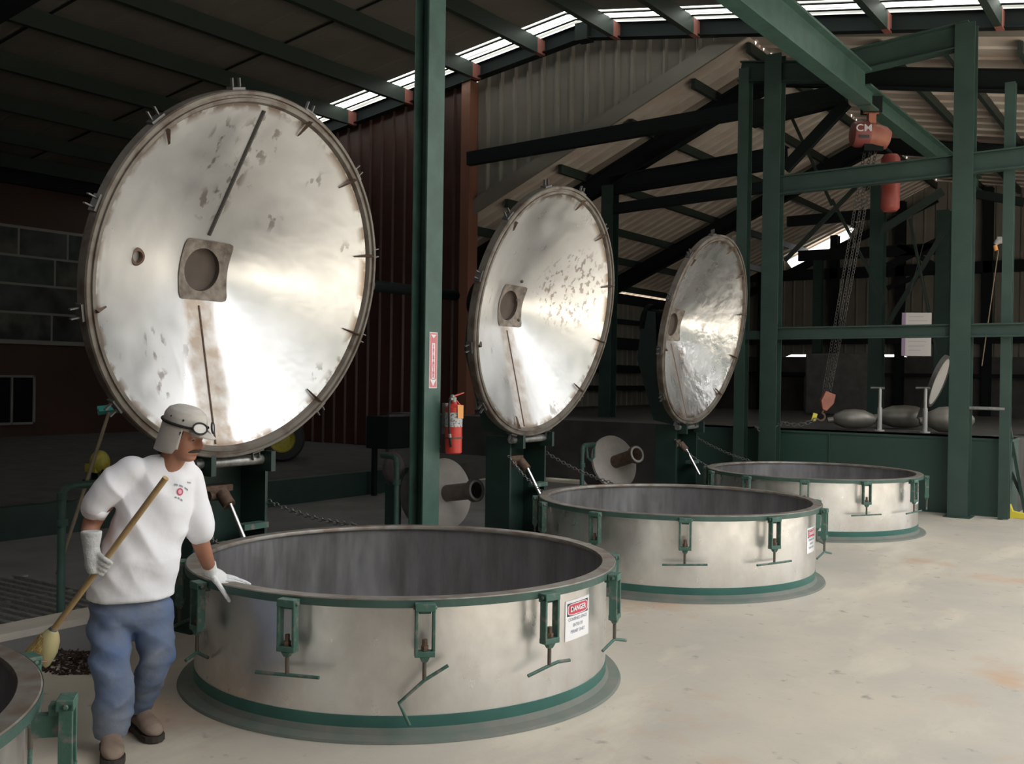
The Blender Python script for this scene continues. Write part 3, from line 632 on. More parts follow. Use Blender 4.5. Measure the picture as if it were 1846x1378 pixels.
# ================================================================= discs with pipes, stand pipes
for i, (cx_, cy_, cz_, rad, label) in enumerate(((-2.60, 3.80, .50, .36, 'grey round end plate with a stub pipe, partly behind the extinguisher post'), (-2.62, 7.46, .60, .36, 'grey round end plate with a long reddish stub pipe, left of the farthest stand'))):
    d = empty('condenser_end', (cx_, cy_, cz_), R(-8-14*i)); tag(d, label, 'condenser', 'condenser end plates')
    Mx = Matrix.Rotation(PI/2-R(9+8*i), 4, 'Y')
    MB().lathe([(.001, .0), (rad-.03, .0), (rad, -.012), (rad, -.05), (.001, -.05)], 64, Mx).build('end_plate', GREYTAN, d)
    MB().lathe([(rad-.03, -.05), (rad-.03, -.35), (.001, -.35)], 64, Mx).build('drum', GREYDARK, d)
    L = .37 if i == 0 else .40
    MB().lathe([(.085, 0), (.085, L), (.115, L), (.115, L+.05), (.092, L+.05), (.08, L+.03), (.08, L-.2), (.001, L-.2)], 40, Mx).build('stub_pipe', PIPEM if i == 0 else RUSTY, d)
    b = MB(); b.lathe([(.082, L+.055), (.105, L+.055), (.105, L+.045), (.082, L+.045)], 40, Mx, closed=True); b.build('pipe_ring', GALVW, d)
    b = MB()
    for s in (-1, 1): b.box((-.1, s*.2-.02, -cz_), (-.06, s*.2+.02, -.25))
    b.build('support_leg', GREEN_D, d)
def stand_pipe(x, y, top, label, arm=(0, .35)):
    s = empty('stand_pipe', (x, y, 0)); tag(s, label, 'pipe', 'green stand pipes behind the vats')
    b = MB(); b.tube([(0, 0, 0), (0, 0, top-.05), (arm[0]*.06, arm[1]*.06, top-.015), (arm[0]*.18, arm[1]*.18, top), (arm[0], arm[1], top)], .028, 14); b.build('bent_pipe', GREEN, s)
    
    for nm_, z0_, z1_, r_ in (('coupling', top-.27, top-.22, .042), ('foot_flange', 0, .03, .05), ('elbow_collar', top-.09, top-.04, .036)):
        b = MB(); b.tube([(0, 0, z0_), (0, 0, z1_)], r_, 10); b.build(nm_, GREEN, s)
    return s
stand_pipe(-2.69, -.44, .90, 'green stand pipe at far left, in front of the leaning brush pole', (.0, .45))
stand_pipe(-2.85, 3.30, .88, 'green stand pipe next to the mauve motor, left of the post', (-.3, .12))
b = MB(); s3 = stand_pipe(-2.6, 6.55, .86, 'green stand pipe with a looped top, left of the round plate with reddish stub pipe', (.0, .3))
b = MB(); b.tube([(0, .1, .84), (.0, .14, .70), (0, .22, .66), (0, .3, .70), (0, .3, .86)], .016, 8); b.build('loop', GREEN_WORN, s3)
mo = empty('pump_motor', (-3.25, 3.72, 0)); tag(mo, 'dusty mauve pump motor beside the green stand pipe', 'motor')
b = MB(); b.ball((0, 0, .72), (.13, .1, .17)); b.build('motor_body', MOTOR, mo); b = MB(); b.box((-.06, -.06, 0), (.06, .06, .56)); b.build('pedestal', GREEN_D, mo)
cb = empty('control_cabinet', (-5.6, 7.4, 0)); tag(cb, 'dark open metal cabinet on legs, left of the green post', 'cabinet')
p1, p2 = on(700, 752, 'x', -5.6), on(775, 805, 'x', -5.6)
b = MB(); b.box((-.4, p1.y-7.4, p2.z), (0, p2.y-7.4+.2, p1.z)); b.build('cabinet_body', BLACKSTEEL, cb)
b = MB(); b.box((-.02, p1.y-7.4-.02, p2.z-.03), (.03, p2.y-7.4+.22, p2.z)); b.box((-.02, p1.y-7.4-.02, p1.z), (.03, p2.y-7.4+.22, p1.z+.03)); b.build('edge_rail', GREYDARK, cb)
for yy in (p1.y, p2.y):
    b = MB(); b.box((-.3, yy-7.4, 0), (-.24, yy-7.34, p2.z)); b.build('cabinet_leg', BLACKSTEEL, cb)

c = [o for o in v0.children if o.name.startswith('clamp')][0]; c.location = ((RO+.058)*math.cos(R(48)), (RO+.058)*math.sin(R(48)), .02)
b = MB(); b.box((-.07, -.02, .53), (.02, .02, .60)); b.build('arm', GREEN_WORN, c)
# ================================================================= hoist
h = on(1570, 245, 'y', 9.8); HY = 9.8
ho = empty('chain_hoist', h); tag(ho, 'orange-red electric chain hoist marked CM hanging from the green monorail', 'hoist')
ho.rotation_euler = (0, 0, R(33))
b = MB(); b.tube([(-.27, 0, .02), (-.25, 0, .02), (-.20, 0, .02), (-.05, 0, .02), (-.03, 0, .02)], [.10, .155, .18, .18, .16], 28)
b.build('gear_housing', REDHOIST_D, ho)
b = MB(); b.tube([(-.04, 0, .01), (.06, 0, -.01), (.16, 0, -.04), (.23, 0, -.06), (.25, 0, -.065)], [.165, .17, .165, .13, .06], 28); b.build('motor_housing', REDHOIST, ho)
b = MB(); b.box((-.045, -.05, .16), (.055, .05, .30)); b.tube([(-.10, 0, .34), (.10, 0, .34)], .045, 12); b.build('trolley', REDHOIST, ho)
b = MB(); b.box((-.12, -.09, .30), (.12, -.075, .52)); b.build('side_plate', BLACKSTEEL, ho)
b = MB(); b.box((-.12, .075, .30), (.12, .09, .52)); b.build('side_plate', BLACKSTEEL, ho)
b = MB(); b.box((-.12, -.10, -.22), (.14, .10, -.13)); b.build('chain_guide', BLACKSTEEL, ho)
b = MB(); b.tube([(.28, .02, -.25), (.28, .02, -.30), (.28, .02, -.98), (.28, .02, -1.02)], [.09, .125, .125, .09], 24); b.build('chain_container', mat('container_red', (.30, .06, .045), .5), ho)
b = MB(); b.tube([(.16, 0, -.14), (.28, .02, -.24)], .03, 10); b.build('container_bracket', BLACKSTEEL, ho)
for s_, (tx, sz, zz) in enumerate((('CM', .15, .06),)):
    text_mesh(tx, sz, WHITE, 'lettering', ho, lambda c: Vector((-.15+c.x, -.183+abs(c.x)*.0, .06+c.y*.9)), .002)
b = MB(); b.box((-.21, -.186, -.07), (-.08, -.178, -.03)); b.build('name_plate', INK, ho)
hb = on(1490, 722, 'y', 9.9)
k = empty('hook_block', hb); tag(k, 'orange hook block with a yellow tag hanging above the green platform', 'hook block'); k.rotation_euler = (0, R(16), R(33))
b = MB(); b.add([Vector(q) for y in (-.05, .05) for q in ((-.06, y, .12), (.09, y, .11), (.10, y, -.02), (.03, y, -.15), (-.03, y, -.14), (-.085, y, -.03))], [(0, 1, 2, 3, 4, 5), (11, 10, 9, 8, 7, 6)]+[(j, (j+1) % 6, (j+1) % 6+6, j+6) for j in range(6)]); b.build('block_body', REDHOIST, k, .01)
pts = [(0, 0, -.14), (-.01, 0, -.18)] + [(-.01+.055*math.sin(a), 0, -.245+.055*math.cos(a)) for a in [i*.45 for i in range(0, 10)]]
b = MB(); b.tube(pts, .016, 10); b.build('hook', RUSTY, k)
b = MB(); b.box((-.125, -.012, -.33), (-.065, .012, -.22)); b.build('yellow_tag', YELLOW, k)
top = Vector(h)+Vector((0, 0, -.2)); bot = Vector(hb)+Vector((0, 0, .1))
for j, (dx, ww) in enumerate(((-.08, .0), (.0, .02), (.07, .05))):
    b = MB(); chain_mesh(b, sag(top+Vector((dx, 0, 0)), bot+Vector((dx*.6, 0, 0)), ww, 6), .06, .02, .006)
    tag(b.build('hoist_chain', GREYDARK), 'slanting steel chain running from the red hoist down to the orange hook block', 'chain', 'chains of the hoist')
a0 = Vector((cx['B']+.13, 9.62, 1.12)); b = MB(); chain_mesh(b, sag(hb+Vector((-.1, -.12, -.26)), a0, .06, 10), .07, .025, .008); chain_mesh(b, sag(a0, a0+Vector((-.30, -.27, -.06)), .10, 8), .07, .025, .008)
tag(b.build('tie_chain', CHAINM), 'loose grey chain tying the hook block to the green column', 'chain')
# ================================================================= on and behind the platform
sb = on(1652, 603, 'y', 14.0); t = empty('paper_board', sb); t.rotation_euler = (0, 0, R(22)); tag(t, 'pale printed board with a purple left edge, hanging above the platform', 'board')
b = MB(); b.box((-.24, -.01, -.37), (.24, .01, .37)); b.build('sheet', PAPER, t)
b = MB(); b.box((-.24, -.013, -.37), (-.18, -.0105, .37)); b.build('purple_edge', PURPLE, t)
for j in range(9):
    b = MB(); wd = (.24, .30, .20, .29, .26, .16, .28, .26, .20)[j]; b.box((-.13, -.0125, .30-j*.072), (-.13+wd, -.0105, .308-j*.072)); b.build('text_line', GREYINK, t)
b = MB(); b.tube([(-.2, 0, .36), (.1, 0, 1.6)], .006, 6); b.tube([(.2, 0, .36), (-.05, 0, 1.6)], .006, 6); b.build('hanger_wire', PURLIN, t)
DZ = 1.0
for j, (px, rad, ln, lab, Y) in enumerate(((1540, .15, .34, 'small dusty grey drum on the platform, leftmost of the lying drums', 11.0), (1630, .18, .44, 'dusty grey drum lying between the two white posts', 11.9), (1712, .19, .36, 'shiny dark grey drum lying under the small open lid', 10.9))):
    q = on(px, 760, 'y', Y); d = empty('lying_drum', (q.x, Y, DZ)); d.rotation_euler = (0, 0, R(25)); tag(d, lab, 'drum', 'drums lying on the platform')
    b = MB(); b.tube([(x, 0, rad*.98+.0) for x in (-ln*.9, -ln*.8, -ln*.4, 0, ln*.4, ln*.75, ln*.9)], [rad*.25, rad*.55, rad*.92, rad*.98, rad*.9, rad*.55, rad*.2], 24); b.build('drum_body', DRUMM, d)
    b = MB(); b.tube([(-ln*1.12, 0, rad*.8), (-ln*.85, 0, rad*.9)], rad*.28, 16); b.build('neck', DRUMM, d)
for j, px in enumerate((1586, 1668)):
    q = on(px, 740, 'y', 10.6); d = empty('valve_post', (q.x, 10.6, DZ)); tag(d, ('left' if j == 0 else 'right')+' one of the two white posts with crossbars standing on the platform', 'post', 'white posts on the platform')
    zt = on(px, 700, 'y', 10.6).z-DZ
    b = MB(); b.tube([(0, 0, 0), (0, 0, .02)], .07, 16); b.tube([(0, 0, 0), (0, 0, zt*.55)], .032, 14); b.tube([(0, 0, zt*.5), (0, 0, zt)], .022, 12); b.build('post_tube', WHITE if 0 else GALVW, d)
    b = MB(); b.tube([(-.13, 0, zt), (.06, 0, zt)], .016, 10); b.build('crossbar', GALV, d)
q = on(1693, 688, 'y', 11.6); d = empty('small_lid', q); d.rotation_euler = Matrix((Vector((0, 1, 0)), Vector((math.sin(.34), 0, math.cos(.34))), Vector((math.cos(.34), 0, -math.sin(.34))))).transposed().to_euler()
tag(d, 'small tilted open lid above the drums on the platform', 'vat lid')
MB().lathe([(.001, -.06), (.36, .0)], 48).build('inner_face', mat('small_lid_face', (.50, .48, .45), .6), d)
MB().lathe([(.36, .01), (.40, .01), (.40, -.05), (.36, -.05)], 48, closed=True).build('rim_ring', GREYDARK, d)
b = MB(); b.box((-.06, -.62, -.1), (.06, -.36, -.03)); b.build('hinge', GREYDARK, d)
# mezzanine machinery silhouettes deep in the far building
for j, (x0, x1, Y, z0, z1) in enumerate(((-5.6, -4.7, 24.1, 0, 1.85), (-3.4, -1.9, 17.5, .985, 2.3))):
    b = MB(); b.box((x0, Y, z0-.001), (x1, Y+.7, z1)); tag(b.build('dark_cabinet', GREYDARK, None, .04), ('dark cabinet against the far end wall, left of the hoist chains' if j == 0 else 'dark cabinet deep inside, behind the lying drums'), 'cabinet')
# right edge of the frame: yellow wheel chock, leaning struts, white tank
q = on(1822, 934, 'z', 0); yw = empty('yellow_floor_wedge', (q.x, q.y, 0)); tag(yw, 'bright yellow wedge-shaped foot on the floor at the right edge', 'wedge')
b = MB(); b.add([Vector(v) for y in (-.04, .04) for v in ((-.06, y, 0), (.22, y, 0), (.22, y, .06), (.03, y, .09), (-.03, y, .25), (-.06, y, .25))], [(0, 1, 2, 3, 4, 5), (11, 10, 9, 8, 7, 6)]+[(j, (j+1) % 6, (j+1) % 6+6, j+6) for j in range(6)]); b.build('wedge_body', YELLOW, yw, .006)
lt = empty('slanting_brace_pair', (2.05, 9.9, 0)); tag(lt, 'dark green slanting struts leaning at the right edge behind the wedge', 'strut')
pA, pB = on(1815, 745, 'y', 9.9), on(1850, 940, 'y', 9.9)
b = MB(); b.bar(pA-Vector((2.05, 9.9, 0)), Vector((pB.x-2.05, 0, 0)), .04, .05); b.build('strut', GREEN_D, lt)
b = MB(); b.bar(Vector((pA.x-2.05-.02, .05, .75)), Vector((pB.x-2.05+.05, .05, .02)), .03, .04); b.build('strut', GREEN_D, lt)
q = on(1856, 800, 'y', 11.0); b = MB(); b.lathe([(.001, 0), (.30, 0), (.32, .03), (.32, 1.0), (.22, 1.32), (.08, 1.42), (.08, 1.5), (.001, 1.5)], 40)
o = b.build('white_tank', mat('white_plastic_tank', (.62, .62, .60), .5)); o.location = (q.x+.2, 11.4, 0); tag(o, 'pale cone-topped tank cut off by the right edge', 'tank')
q = on(1800, 440, 'y', 13); lp = empty('hanging_lamp', q); tag(lp, 'small pale hanging fitting with an orange end near the right column', 'fitting')
b = MB(); b.tube([(-.05, 0, .0), (.0, 0, .06), (.12, 0, .06)], [.03, .06, .05], 12); b.build('shell', GALVW, lp); b = MB(); b.tube([(-.05, 0, -.02), (-.03, 0, -.10)], .03, 10); b.build('orange_end', ORANGE, lp)
b = MB(); b.tube([q+Vector((.0, 0, -.1)), on(1770, 660, 'y', 13)], .008, 6); tag(b.build('pull_rope', OLDWOOD), 'thin yellowish rope slanting down beside the right column', 'rope')
# ================================================================= left wall: collage, window, tractor
c0, c1 = on(8, 403, 'x', -16.95), on(165, 625, 'x', -16.95)
cb2 = empty('photo_collage_board', (-16.99, (c0.y+c1.y)/2, (c0.z+c1.z)/2)); tag(cb2, 'big board of dark photographs high on the brown side wall', 'photo board')
W2, H2 = (c1.y-c0.y)+.5, (c0.z-c1.z); b = MB(); b.box((0, -W2/2, -H2/2), (.03, W2/2, H2/2)); b.build('backing', PHOTOF, cb2)
PH = [mat('photo_print_%s' % nm, c, .35, var_col=v, scale=s) for nm, c, v, s in (('a', (.02, .025, .025), (.10, .10, .09), 2.2), ('b', (.03, .04, .035), (.06, .08, .07), 3.1), ('c', (.07, .075, .075), (.015, .015, .015), 1.8))]
rows = 4; rh = (H2-.1)/rows
for r_ in range(rows):
    y = -W2/2+.06
    for c_, wd in enumerate(((.45, .95, .60), (1.15, .85), (2.0,), (1.1, .9))[r_]):
        y1 = min(y+wd*W2/2.15, W2/2-.04)
        if y1-y < .1: break
        b = MB(); b.box((.03, y, H2/2-.06-(r_+1)*rh+.05), (.036, y1-.05, H2/2-.06-r_*rh)); b.build('photo_print', PH[(r_+c_*2) % 3], cb2); y = y1
w0, w1 = on(-30, 676, 'x', -16.95), on(62, 765, 'x', -16.95)
wn = empty('side_window', (-16.97, (w0.y+w1.y)/2, (w0.z+w1.z)/2)); wn.name = 'window_3'; tag(wn, kind='structure')
ww, hh = w1.y-w0.y, w0.z-w1.z
b = MB(); b.box((0, -ww/2, -hh/2), (.02, ww/2, hh/2)); b.build('pane', GLASS, wn)
b = MB()
for lo, hi in (((0, -ww/2, -hh/2), (.05, ww/2, -hh/2+.05)), ((0, -ww/2, hh/2-.05), (.05, ww/2, hh/2)), ((0, ww/2-.05, -hh/2), (.05, ww/2, hh/2)), ((0, -ww/2, -hh/2), (.05, -ww/2+.05, hh/2)), ((0, .02, -hh/2), (.05, .06, hh/2))): b.box(lo, hi)
b.build('window_frame', FRAMEM, wn)
TY = on(508, 795, 'z', .62)
tr = empty('lawn_tractor', (TY.x, TY.y, .29)); tr.rotation_euler = (0, 0, R(48)); tag(tr, 'dark parked tractor with yellow wheel hubs, half hidden behind the largest lid', 'tractor')
GT = mat('tractor_green', (.03, .08, .03), .45)
b = MB(); b.box((-1.9, .15, .35), (-.9, .75, .85)); b.build('hood', GT, tr, .06)
b = MB(); b.box((-.95, .1, .3), (.35, .8, .55)); b.build('body', BLACKSTEEL, tr, .04)
b = MB(); b.box((-.3, .3, .55), (.1, .65, .65)); b.box((.05, .3, .6), (.13, .65, 1.0)); b.build('seat', BLACK, tr, .03)
b = MB(); b.tube([(-.75, .45, .6), (-.6, .45, 1.0)], .02, 8); b.lathe([(.15, 1.0), (.17, 1.01), (.17, .99)], 20, Matrix.Translation((-.6, .45, 0)), closed=True); b.build('steering_wheel', BLACK, tr)
Mw = Matrix.Rotation(PI/2, 4, 'X')
for x_, y_, r_ in ((0, 0, .36), (0, .9, .36), (-1.65, .05, .25), (-1.65, .85, .25)):
    MM = Matrix.Translation((x_, y_, r_)) @ Mw
    wh = MB().lathe([(r_*.55, -.11), (r_*.9, -.11), (r_, -.07), (r_, .07), (r_*.9, .11), (r_*.55, .11)], 40, MM, closed=True).build('wheel', BLACK, tr)
    MB().lathe([(.02, .02), (r_*.35, .02), (r_*.5, .09), (r_*.58, .115), (r_*.58, -.115), (r_*.5, -.09), (.02, -.05)], 40, MM).build('wheel_hub', YELLOWD, wh)
q = on(180, 818, 'x', -7.5); yc = empty('yellow_cart', (q.x, q.y, .29)); tag(yc, 'dim yellow round machine parked on the dock behind the leaning brush', 'machine')
b = MB(); b.ball((0, 0, .28), (.13, .12, .15)); b.box((-.16, -.1, .16), (.05, .1, .26)); b.build('casing', YELLOWD, yc); b = MB(); b.tube([(-.1, 0, 0), (-.1, 0, .2)], .04); b.tube([(.1, 0, 0), (.1, 0, .2)], .04); b.box((-.2, -.1, .0), (.2, .1, .06)); b.build('base', BLACKSTEEL, yc)
# leaning brush with teal head
q0 = on(103, 1035, 'z', 0.004); q1 = on(196, 745, 'x', q0.x-.5)
br = empty('leaning_brush', q0); tag(br, 'upside-down brush with a teal head and wooden pole leaning behind the man', 'brush')
b = MB(); b.tube([(0, 0, 0), q1-q0], .016, 10); b.build('pole', OLDWOOD, br)
dd = (q1-q0).normalized(); sd = Vector((.35, .93, .12)).normalized()
b = MB(); b.bar(q1-q0-sd*.10+dd*.03, q1-q0+sd*.10+dd*.03, .07, .035, dd); b.build('brush_block', TEAL, br)
b = MB(); 
for k_ in range(9): b.bar(q1-q0+sd*(-.09+.0225*k_)+dd*.05, q1-q0+sd*(-.10+.025*k_)+dd*.09, .05, .012)
tag(b.build('bristles', TEAL, br), kind='stuff')
# spilled mulch
mp_ = []; b = MB(); c_ = on(135, 1195, 'z', 0)
for i_ in range(420):
    a = random.random()*2*PI; r_ = math.sqrt(random.random()); p_ = Vector((c_.x+r_*.34*math.cos(a)*1.0, c_.y+r_*.22*math.sin(a), .003+random.random()*.035*(1-r_)))
    d_ = Vector((random.uniform(-1, 1), random.uniform(-1, 1), random.uniform(-.2, .4))).normalized()*random.uniform(.012, .03); b.bar(p_-d_, p_+d_, .009, .004)
tag(b.build('spilled_mulch', LEAFM), 'scatter of dark brown spilled plant mulch on the floor beside the broom', 'mulch', kind='stuff')
# ================================================================= the man
PD = 4.85                                  # he stands 4.85 m from the camera
SKIN = mat('skin', (.42, .195, .125), .55, var=.12, scale=12)
SHIRT = mat('white_tshirt', (.90, .90, .94), .8, bump=.25, bump_scale=9)
GLOVE = mat('white_glove', (.82, .83, .83), .85, bump=.3, bump_scale=60)
GLOVED = mat('dusty_glove', (.62, .63, .62), .85, var=.2, scale=30, bump=.4, bump_scale=60)
JEANS = mat('blue_jeans', (.095, .145, .265), .85, var_col=(.19, .21, .25), scale=3.2, bump=.35, bump_scale=14, thr=(.4, .65))
CAPM = mat('cream_cap', (.60, .565, .52), .85, var=.1, scale=15, bump=.15, bump_scale=30)
BOOT = mat('brown_work_boot', (.20, .135, .10), .8, var_col=(.30, .23, .18), scale=12)
SOLE = mat('boot_sole', (.05, .04, .035), .8)
MOUST = mat('dark_moustache', (.05, .035, .03), .8)
EYEW = mat('eye_white', (.38, .33, .30), .3); EYED = mat('eye_dark', (.02, .012, .01), .2)
HAIRM = mat('dark_hair', (.03, .025, .022), .8)
def A(x, y, d=0.0): return at(x, y, PD+d)
HR = Vector((math.cos(YAW), math.sin(YAW), 0)); HA = Vector((-math.sin(YAW), math.cos(YAW), 0)); HU = Vector((0, 0, 1))
pers = empty('person', (A(225, 1330).x, A(225, 1330).y, 0)); tag(pers, 'man in white T-shirt, jeans, cap and gloves leaning over the nearest full vat', 'person')
PM = pers.location.copy()
def ell(c, u, v, a, b, n=24, e=1.0):
    r = []
    for k in range(n):
        t = 2*PI*k/n; co, si = math.cos(t), math.sin(t)
        r.append(c + u*(a*math.copysign(abs(co)**e, co)) + v*(b*math.copysign(abs(si)**e, si)))
    return r
def limb(mb, pts, rs, n=18):               # tapered limb with round ends, sub-sampled smoothly
    P = [Vector(p) for p in pts]; out = []; rr = []
    for i in range(len(P)-1):
        for s in range(5):
            t = s/5; p0 = P[max(i-1, 0)]; p1 = P[i]; p2 = P[i+1]; p3 = P[min(i+2, len(P)-1)]
            out.append(.5*((2*p1)+(p2-p0)*t+(2*p0-5*p1+4*p2-p3)*t*t+(3*p1-p0-3*p2+p3)*t*t*t)); rr.append(rs[i]+(rs[i+1]-rs[i])*t)
    out.append(P[-1]); rr.append(rs[-1]); mb.tube(out, rr, n); mb.ball(out[0], rs[0]*.98); mb.ball(out[-1], rs[-1]*.98)
def solid(mb, name, m, parent, voxel=.008, smooth=6, fac=.6, disp=None):
    mb.v = [v-PM for v in mb.v]
    o = mb.build(name, m, None); o.parent = parent
    md = o.modifiers.new('remesh', 'REMESH'); md.mode = 'VOXEL'; md.voxel_size = voxel; md.use_smooth_shade = True
    if smooth: sm = o.modifiers.new('smooth', 'SMOOTH'); sm.iterations = smooth; sm.factor = fac
    # bake so the mesh itself carries the shape
    dg = bpy.context.evaluated_depsgraph_get(); me = bpy.data.meshes.new_from_object(o.evaluated_get(dg)); o.modifiers.clear(); o.data = me; me.name = name
    if not me.materials: me.materials.append(m)
    for p in me.polygons: p.use_smooth = True
    if disp:
        me.update(); nrm = [v.normal.copy() for v in me.vertices]
        for v, nn in zip(me.vertices, nrm):
            c = v.co; s = 0
            for d1, d2, fa, fb, am, z0, z1 in disp:     # folds run along d2, repeat along d1
                w_ = min(1, max(0, (c.z-z0)/.15))*min(1, max(0, (z1-c.z)/.15)); q = Vector((c.dot(d1)*fa, c.dot(d2)*fb, c.dot(d1.cross(d2))*fb*1.5))
                s += am*w_*((1-abs(noise.noise(q))*2.6)+.5*noise.noise(q*2.1))
            v.co = c + nn*s
    return o
SV = (HR*.835 + HA*.55).normalized()       # along the shoulders, his right to his left
NV = (HR*.55 - HA*.835).normalized()       # where the chest faces
# ---- joints
shR, elR, wrR = A(222, 860, -.11), A(165, 945, -.12), A(167, 1000, -.24)
shL, elL, wrL = A(336, 872, .08), A(358, 965, .10), A(380, 1030, .26)
hipR, knR, anR = A(205, 1098, -.05), A(204, 1205, -.20), A(199, 1325, -.20)
hipL, knL, anL = A(272, 1098, .06), A(282, 1192, -.02), A(248, 1292, .06)
headC = A(331, 783, -.04)
# ---- bare body: one continuous skin surface
body = MB()
neckB, neckT = A(303, 836, -.02), A(323, 800, -.03)
limb(body, [neckB-Vector((0, 0, .03)), neckT, neckT+Vector((0, 0, .05))], [.060, .054, .055])
body.loft([ell(A(x, y, d), SV, NV, a, b) for x, y, d, a, b in ((303, 832, 0, .08, .06), (290, 856, 0, .13, .07), (280, 900, 0, .145, .095), (255, 980, 0, .155, .11), (236, 1060, 0, .155, .115), (238, 1100, 0, .14, .11))])
limb(body, [shR, elR, wrR], [.052, .042, .030]); limb(body, [shL, elL, wrL], [.052, .045, .028])
limb(body, [A(205, 1098, -.05), A(201, 1150, -.11), A(202, 1215, -.19), A(204, 1270, -.20), A(200, 1325, -.20)], [.06, .06, .048, .045, .036]); limb(body, [A(270, 1098, .04), A(275, 1150, .01), A(279, 1195, -.02), A(264, 1245, .02), A(249, 1290, .06)], [.06, .058, .044, .042, .034])
# head, built in its own frame: x forward, y left, z up
HF = (HR*.94 - HA*.30 - HU*.27).normalized(); HL = HU.cross(HF).normalized(); HZ = HF.cross(HL).normalized()
HM = Matrix((HF, HL, HZ)).transposed().to_4x4(); HM.translation = headC
SC_H = 1.0
def hp(x, y, z): return HM @ (Vector((x, y, z))*SC_H)
prof = [  # z, front x, back x, half width, nose bump
 (-.118, .045, .000, .022, 0), (-.112, .072, -.010, .036, 0), (-.098, .086, -.030, .048, 0), (-.082, .083, -.050, .056, 0), (-.070, .087, -.062, .060, .004), (-.058, .084, -.070, .063, .006),
 (-.046, .086, -.076, .066, .014), (-.036, .084, -.082, .068, .036), (-.026, .081, -.088, .070, .047), (-.008, .079, -.093, .072, .034), (.008, .078, -.097, .074, .018), (.022, .084, -.099, .076, .006),
 (.036, .090, -.100, .077, .002), (.060, .086, -.098, .076, 0), (.085, .070, -.086, .068, 0), (.105, .042, -.062, .050, 0), (.116, .012, -.030, .024, 0)]
rings = []
for z, fx, bx, hw, nb in prof:
    r = []
    for k in range(48):
        t = 2*PI*k/48; c, s = math.cos(t), math.sin(t); cx0 = (fx+bx)/2+.0; ax = (fx-bx)/2
        x = cx0+ax*math.copysign(abs(c)**.85, c); y = hw*math.copysign(abs(s)**.9, s)
        if c > 0:
            x += nb*math.exp(-(y/.0150)**2)
            if -.012 < z < .016: x -= .009*math.exp(-((abs(y)-.033)/.015)**2)      # eye sockets
            if -.075 < z < -.055: x += .004*math.exp(-(y/.022)**2)
        r.append(hp(x, y, z))
    rings.append(r)
body.loft(rings)
for s in (-1, 1): body.ball(hp(.066, s*.033, .002), .0125, nu=10, nv=8)
bo = solid(body, 'body', SKIN, pers, .0055, 3, .5)
def fine(mb, name, m, par): mb.v = [v-PM for v in mb.v]; o = mb.build(name, m, None); o.parent = par; return o
# ears are under the cap flaps; eyes, brows, moustache
for s in (-1, 1):
    b = MB(); b.ball(hp(.0725, s*.033, .001), .0085, nu=12, nv=8); e_ = fine(b, 'eye', EYEW, pers)
    b = MB(); b.ball(hp(.0775, s*.0325, -.003), .0055, nu=10, nv=6); fine(b, 'iris', EYED, e_)
    b = MB(); b.tube([hp(.083, s*.016, .020), hp(.0865, s*.033, .024), hp(.076, s*.050, .020)], [.003, .0042, .002], 8); fine(b, 'eyebrow', HAIRM, pers)
b = MB(); b.tube([hp(.066, .040, -.066), hp(.088, .020, -.055), hp(.0985, 0, -.050), hp(.088, -.020, -.055), hp(.066, -.040, -.066)], [.003, .0075, .008, .0075, .003], 10); fine(b, 'moustache', MOUST, pers)
b = MB(); b.tube([hp(.078, .022, -.071), hp(.092, 0, -.069), hp(.078, -.022, -.071)], [.002, .005, .002], 8); fine(b, 'lower_lip', mat('lip', (.36, .13, .10), .5), pers)
b = MB(); b.tube([hp(.035, -.074, .03), hp(.03, -.076, -.005), hp(.022, -.074, -.03)], [.012, .012, .006], 8); b.tube([hp(.035, .074, .03), hp(.03, .076, -.005), hp(.022, .074, -.03)], [.012, .012, .006], 8)
solid(b, 'hair', HAIRM, pers, .005, 2)
# ---- cap with brim and neck flap, goggles
cap = MB(); n = 40
def crown(z, sx, sy, ox): return [hp(ox+sx*math.cos(2*PI*k/n), sy*math.sin(2*PI*k/n), z) for k in range(n)]
cap.loft([crown(.030, .104, .088, -.004), crown(.055, .106, .090, -.006), crown(.085, .103, .088, -.008), (crown(.112, .088, .076, -.008)), crown(.130, .055, .050, -.006), crown(.135, .015, .015, -.006)])
co_ = solid(cap, 'cap', CAPM, pers, .006, 3, .5)
b = MB(); vs = []; m_ = 15                                                        # brim
for j, t in enumerate((0, .35, .7, 1.0)):
    for k in range(m_):
        u = -1+2*k/(m_-1); ang = u*R(52); r = .098
        x0_, y0_ = -.004+r*math.cos(ang), .085*math.sin(ang); L_ = .072*math.cos(u*R(80))**.6*t
        vs.append(hp(x0_+L_, y0_*(1-.05*t), .046-.006*t-.006*t*abs(u)**2-.014*t*t))
b.add(vs, [(j*m_+k, j*m_+k+1, (j+1)*m_+k+1, (j+1)*m_+k) for j in range(3) for k in range(m_-1)], True)
o = fine(b, 'brim', CAPM, co_); md = o.modifiers.new('s', 'SOLIDIFY'); md.thickness = .004
b = MB(); vs = []; cols = 44; rws = 9                                            # flap hanging over ears and nape
for j in range(rws):
    t = j/(rws-1)
    for k in range(cols):
        u = -1+2*k/(cols-1); ang = PI + u*R(118)
        x0_, y0_ = -.006+(.106+.004*t)*math.cos(ang), (.091+.004*t)*math.sin(ang)
        dz = -(.120+.022*(1-abs(u)**3))*t; back = max(0, math.cos(u*R(90)))
        vs.append(hp(x0_-.004*t*t*back+.0*t, y0_+.004*math.sin(9*u+3*t)*t, .045+dz+.02*t*(abs(u) > .93)))
b.add(vs, [(j*cols+k, j*cols+k+1, (j+1)*cols+k+1, (j+1)*cols+k) for j in range(rws-1) for k in range(cols-1)], True)
o = fine(b, 'neck_flap', CAPM, co_); md = o.modifiers.new('s', 'SOLIDIFY'); md.thickness = .005
